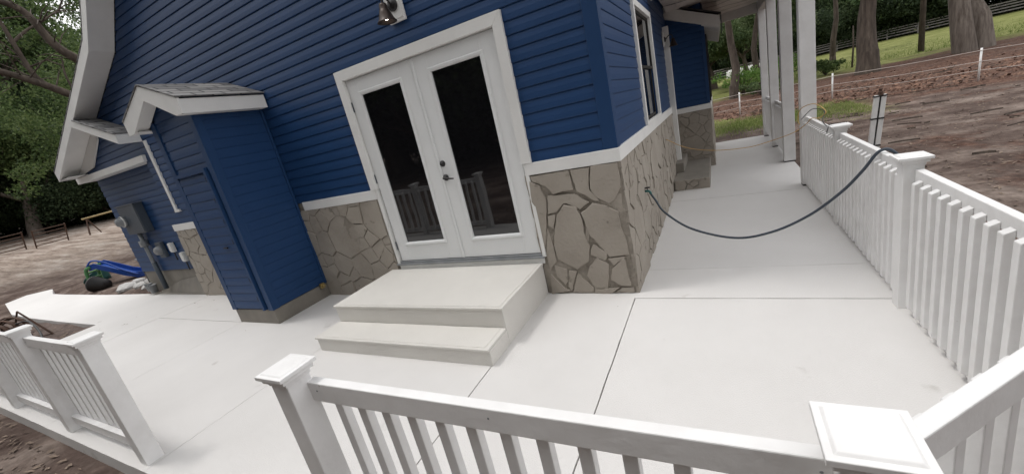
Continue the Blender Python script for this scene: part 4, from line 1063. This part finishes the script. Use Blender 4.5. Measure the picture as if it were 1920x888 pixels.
# centre gap between bay and columns
tree('slim', 1.75, 27.5, .95, .3, 'dark oak trunk close to the blue bay wall past the porch', sz=1.0)
tree('slim', 3.55, 30.5, .8, 2.0, 'slender dark oak seen just left of the farthest porch columns', sz=1.0)
tree('mid', 3.0, 37, .85, 1.0, 'loose green tree seen under the porch ceiling', name='feathery_tree', dz=.6)
tree('cedar', 0.5, 44, 1.3, 2.5, 'dark tree behind the loose green one under the porch ceiling', name='evergreen_tree')
tree('cedar', 8.0, 84, 1.9, .6, 'dark evergreen seen between the porch columns', name='evergreen_tree')
# left lot woods
GL = 'trees of the woods behind the sandy lot'
for i in range(22):
    a_ = i/21; x_ = -62-6*math.sin(i*1.9)+rt2.uniform(-2, 2); y_ = -14+58*a_
    tree(rt2.choice(('cedar', 'oak', 'cedar')), x_, y_, rt2.uniform(1.4, 1.9), rt2.uniform(0, 6.3), 'tree in the woods along the back of the sandy lot', group=GL, name='woodland_tree', dz=-1.5, sz=1.35)
for i in range(14):
    x_ = -50+rt2.uniform(-3, 3); y_ = -8+3.1*i
    tree(rt2.choice(('cedar', 'cedar', 'oak2')), x_, y_, rt2.uniform(1.1, 1.5), rt2.uniform(0, 6.3), 'tree in the woods along the back of the sandy lot', group=GL, name='woodland_tree', dz=-2.4)
# trees behind the photographer (mirrored in the door glass)
GB = 'trees of the yard behind the photographer'
for i in range(7):
    tree('oak' if i % 2 else 'cedar', -26+i*6.5, -17-3*math.sin(i*2.1), 1.5, i*1.3, 'tree in the yard behind the railing and the photographer', group=GB, name='yard_tree', dz=-1)
for i in range(9):
    tree('cedar', -28+i*6.2, -24-2*math.sin(i*1.3), 1.5, i*2.1, 'tree in the yard behind the railing and the photographer', group=GB, name='yard_tree', dz=-2.8)
# the near oak whose limbs cross the upper left corner
nk = thing('oak_tree', 'near oak whose long bare limbs cross the upper left corner', 'tree', (-23.5, 12.5, terr(-23.5, 12.5)))
tb = MB(); L0 = Vector((-23.5, 12.5, terr(-23.5, 12.5)))
def lm(P, r0, r1, n_=8):
    pts_ = catmull(P, 6); k_ = len(pts_); tb.tube([p-L0 for p in pts_], [r0+(r1-r0)*i/(k_-1) for i in range(k_)], n_, cap=False); return pts_
lm([(-23.5, 12.5, .0), (-23.4, 12.3, 1.6), (-23.2, 11.8, 3.4)], .62, .46, 12)
E_ = []
E_ += lm([(-23.2, 11.8, 3.2), (-22.6, 9.2, 5.0), (-22.2, 6.6, 7.1), (-22, 5.3, 8.0), (-22, 4.87, 8.54), (-22, 4.45, 9.65), (-22, 3.4, 10.0), (-22.3, 1.8, 10.3)], 0.245, 0.072)
E_ += lm([(-23.3, 12, 2.8), (-22.8, 8.6, 4.3), (-22.2, 6.2, 5.8), (-22, 5.0, 6.35), (-22, 4.0, 6.98), (-22, 3.08, 7.45), (-22, 1.6, 8.1), (-22, .2, 8.5)], 0.230, 0.065)
E_ += lm([(-22, 4.2, 6.85), (-22, 3.95, 7.2), (-22, 3.85, 7.8), (-22, 3.80, 8.5), (-22, 3.7, 9.4), (-22, 3.3, 10.4)], 0.108, 0.050)
E_ += lm([(-22, 3.8, 8.45), (-22, 4.3, 8.9), (-22, 4.9, 9.3), (-22, 5.7, 9.9)], 0.058, 0.029, 6)
E_ += lm([(-22, 4.85, 6.45), (-22, 4.8, 7.3), (-22, 4.95, 8.0)], 0.050, 0.022, 6)
rn_ = random.Random(8)
for _ in range(60):
    p = rn_.choice(E_); q = p+Vector((rn_.uniform(-1.5, 1.5), rn_.uniform(-1.2, 1.2), rn_.uniform(-.6, 1.4))); tb.tube([p-L0, (p+q)/2-L0+Vector((0, 0, .1)), q-L0], [.03, .02, .01], 4, cap=False); 
tb.build('trunk', 'bark', nk, True)
cent = []
for _ in range(215):
    p = Vector((rn_.uniform(-31, -22.5), rn_.uniform(-1, 15), rn_.uniform(3.5, 13)))
    if p.z < 4.5 and rn_.random() < .5: continue
    cent.append((*(p-L0), rn_.uniform(.4, 1.0)))
v_, f_ = leaf_cloud(rn_, cent, 190, 1.0, .15)
c_ = bpy.data.meshes.new('crown'); c_.from_pydata([tuple(v) for v in v_], [], f_); link('crown', c_, 'leaf', nk)

# undergrowth that closes the woods under the crowns
def undergrowth(name, line, dx, dy, depth, h, n_, label, seed):
    rn = random.Random(seed); cen = []
    L = [math.dist(a, b) for a, b in zip(line, line[1:])]; T_ = sum(L)
    for _ in range(n_):
        t = rn.uniform(0, T_); i = 0
        while t > L[i]: t -= L[i]; i += 1
        a_, b_ = line[i], line[i+1]; f = t/L[i]; q = rn.random()
        x = a_[0]+(b_[0]-a_[0])*f+dx*q*depth; y = a_[1]+(b_[1]-a_[1])*f+dy*q*depth
        cen.append((x, y, terr(x, y)+rn.uniform(0, h)*(.5+.5*q), rn.uniform(.8, 1.3)))
    v_, f_ = leaf_cloud(rn, cen, 60, 1.5, .42)
    me = bpy.data.meshes.new(name); me.from_pydata([tuple(v) for v in v_], [], f_); o = link(name, me, 'leafdark'); tag(o, label, 'undergrowth', kind='stuff')
undergrowth('undergrowth', [(p[0], p[1]+4) for p in FP], .1, 1, 12, 5.5, 1500, 'dark undergrowth of the woods beyond the board fence', 41)
undergrowth('undergrowth', [(-62, -22), (-58, 0), (-58, 20), (-52, 50)], -1, 0, 8, 5, 800, 'dark undergrowth at the back of the sandy lot', 42)
# bushes
def bush(x, y, h, label, m='leafbright', w_=1.0, seed=1, n_=26):
    rn = random.Random(seed); t = thing('bush', label, 'bush', (x, y, terr(x, y)), 'bushes at the edge of the pasture')
    st = MB(); cen = []
    for i in range(n_):
        a_ = rn.uniform(0, 6.3); e = Vector((math.cos(a_)*w_*rn.uniform(.2, 1), math.sin(a_)*w_*rn.uniform(.2, 1), h*rn.uniform(.35, 1)))
        st.tube([(0, 0, 0), e*.5+Vector((0, 0, .15)), e], [.03, .02, .008], 4, cap=False); cen.append((*e, rn.uniform(.5, 1)))
    st.build('stem', 'bark', t); v_, f_ = leaf_cloud(rn, cen, 90, .38*h, .13)
    me = bpy.data.meshes.new('foliage'); me.from_pydata([tuple(v) for v in v_], [], f_); link('foliage', me, m, t)
bush(2.3, 28.8, 1.5, 'bright green bush beside the trunk near the bay wall', seed=2, w_=1.6)
bush(4.9, 33.5, 1.7, 'bright green bush between the dark trunks under the porch ceiling', seed=3, w_=1.8)
bush(3.1, 25.6, .7, 'low yellowish bush in front of the bright green ones', 'leafpale', seed=4, w_=1.2)
bush(7.2, 31.5, .9, 'small dark bush left of the stout brown trunk', 'leaf', seed=6, w_=.9)
bush(18.5, 33.5, .9, 'low scrub at the pasture edge left of the twin oak', 'leaf', seed=7, w_=1.1)
# thin dead saplings / old posts at pasture edge
for i, (x_, y_, h_, r_, lb) in enumerate(((12.8, 34.5, 9.5, .17, 'straight thin trunk standing between stout oak and twin oak'), (8.9, 33.0, 2.6, .06, 'dark leaning post right beside the stout trunk'), (9.9, 34.0, 2.3, .05, 'thin dark post, second right of the stout trunk'), (20.5, 36, 2.6, .07, 'thin dark post left of the twin oak'), (5.0, 30.0, 2.0, .05, 'thin post in the pasture by the tall white column'), (24.5, 30, 3.6, .08, 'thin dark post right of the twin oak'), (26.0, 31, 5.5, .09, 'taller dark post right of the twin oak'))):
    b = MB(); z_ = terr(x_, y_); b.tube([(0, 0, -.2), (.03*h_*math.sin(i), 0, h_*.5), (.02*h_, 0, h_)], [r_, r_*.85, r_*.6], 8)
    o = b.build('dead_sapling', 'bark', None, True); o.location = (x_, y_, z_); tag(o, lb, 'post', 'thin dark posts and trunks at the pasture edge')
# distant white vehicle glimpsed past the porch
vh = thing('parked_trailer', 'low white trailer glimpsed among trees past the porch', 'trailer', (4.2, 58, terr(4, 58)-.1), rz=.2); vh.scale = (.8, .8, .55)
b = MB(); b.box((-2.6, -1, .6), (2.6, 1, 2.1)); b.box((-2.3, -.9, 2.1), (2.3, .9, 2.35)); b.build('body', 'fencewhite', vh, bev=.08)
for xx in (-1.4, 1.4):
    b = MB(); b.lathe([(0, -.1), (.38, -.1), (.38, .1), (0, .1)], (xx, -1.02, .38), mtx=Matrix.Rotation(rad(90), 4, 'X')); b.build('wheel', 'black', vh)

# ------------------------------------------------------------------ litter and grass
rn = random.Random(99)
def litter(name, n_, area, size, m, zfun, flat=.35, avoid=None):
    vs_, fs = [], []
    for _ in range(n_):
        x_, y_ = area(rn)
        if avoid and avoid(x_, y_): continue
        a_ = rn.uniform(0, 6.3); s = size*rn.uniform(.5, 1.5); z_ = zfun(x_, y_)+.006
        u = Vector((math.cos(a_), math.sin(a_), rn.uniform(-flat, flat)))*s; v = Vector((-math.sin(a_), math.cos(a_), rn.uniform(-flat, flat)))*s*.5
        p = Vector((x_, y_, z_+s*.15)); k_ = len(vs_)
        vs_ += [tuple(p-u), tuple(p-v+Vector((0, 0, s*.15))), tuple(p+u), tuple(p+v+Vector((0, 0, s*.15)))]; fs += [(k_, k_+1, k_+2), (k_, k_+2, k_+3)]
    me = bpy.data.meshes.new(name); me.from_pydata(vs_, [], fs); o = link(name, me, m); return tag(o, None, None, kind='stuff')
def a1(r): return (r.uniform(-9, -2), r.uniform(-4.6, -2.72))
o = litter('fallen_leaves', 1500, a1, .028, 'leaflitter', terr); o['label'] = 'dead oak leaves scattered on dark soil below the left railing'; o['category'] = 'leaves'
def a2(r):
    return (1.95+abs(r.gauss(0, 6)), r.uniform(-3, 24))
o = litter('fallen_leaves', 9000, a2, .024, 'leaflitter', terr); o['label'] = 'dead leaves and bark chips across the right yard'; o['category'] = 'leaves'
def a5(r):
    x = r.uniform(-2, 26); return (x, 15.5-.28*x+abs(r.gauss(0, 4.5)))
o = litter('pine_straw', 7000, a5, .055, 'straw', terr, .6); o['label'] = 'red brown straw and twigs below the oaks'; o['category'] = 'straw'
vs_, fs = [], []
for _ in range(200):
    x_, y_ = 2.0+abs(rn.gauss(0, 6)), rn.uniform(-2, 22); a_ = rn.gauss(.25, .5); l_ = rn.uniform(.05, .30)*rn.choice((.5, 1, 1)); w_ = rn.uniform(.004, .014)
    z_ = terr(x_, y_)+.012; c_, s_ = math.cos(a_), math.sin(a_); k_ = len(vs_)
    for t in (-1, 0, 1):
        px_, py_ = x_+c_*l_*t-s_*l_*.15*(t == 0), y_+s_*l_*t+c_*l_*.15*(t == 0)
        vs_ += [(px_-s_*w_, py_+c_*w_, z_-.02), (px_, py_, z_+w_*1.6), (px_+s_*w_, py_-c_*w_, z_-.02)]
    fs += [(k_, k_+3, k_+4, k_+1), (k_+1, k_+4, k_+5, k_+2), (k_+3, k_+6, k_+7, k_+4), (k_+4, k_+7, k_+8, k_+5)]
me = bpy.data.meshes.new('twigs'); me.from_pydata(vs_, [], fs); tag(link('twigs', me, 'bark'), 'dark twigs and bark scattered over the right yard', 'twigs', kind='stuff')
def a3(r): return (r.uniform(-16.5, -7.6), r.uniform(.1, 3)) if r.random() < .6 else (r.uniform(-13.5, -8.9), r.uniform(-2.3, -1.2))
o = litter('fallen_leaves', 900, a3, .03, 'leaflitter', lambda x, y: terr(x, y) if y > 0 else -.05, avoid=lambda x, y: y < 0 and False); o['label'] = 'leaf scraps on the soil beds at the left walkway'; o['category'] = 'leaves'
def a4(r): return (r.uniform(-8.5, 1.6), r.uniform(-2.6, -.2))
b = MB()
for _ in range(26):
    x_, y_ = a4(rn)
    if -2.95 < x_ < -.75 and y_ > -1.3: continue
    if rn.random() < .45: x_ = rn.uniform(-8.5, -5.2)
    a_ = rn.uniform(0, 6.3); s = rn.uniform(.006, .018); c_, s_ = math.cos(a_)*s, math.sin(a_)*s
    b.add([(x_-c_, y_-s_, .003), (x_+s_*.4, y_-c_*.4, .006), (x_+c_, y_+s_, .003), (x_-s_*.4, y_+c_*.4, .007)], [(0,1,2,3)])
tag(b.build('leaf_specks', 'leaflitter'), 'tiny dark leaf specks scattered over the white patio', 'leaves', kind='stuff')
def blades(name, n_, area, h, label):
    vs_, fs = [], []
    for _ in range(n_):
        x_, y_ = area(rn); z_ = terr(x_, y_); a_ = rn.uniform(0, 6.3); hh = h*rn.uniform(.5, 1.4); w_ = hh*.12; k_ = len(vs_)
        dx, dy = math.cos(a_)*w_, math.sin(a_)*w_; lx, ly = rn.gauss(0, hh*.35), rn.gauss(0, hh*.35)
        vs_ += [(x_-dx, y_-dy, z_-.01), (x_+dx, y_+dy, z_-.01), (x_+lx, y_+ly, z_+hh)]; fs.append((k_, k_+1, k_+2))
    me = bpy.data.meshes.new(name); me.from_pydata(vs_, [], fs); o = link(name, me, 'grass'); tag(o, label, 'grass', kind='stuff')
blades('grass', 9000, lambda r: (r.uniform(.6, 4.6), r.gauss(12.8, 1.0)), .07, 'patchy grass before the tape fence')
def pas(r):
    x_ = r.uniform(2, 40); return (x_, 33+abs(r.gauss(0, 7)))
blades('grass', 9000, pas, .13, 'rough pasture grass behind the oaks')
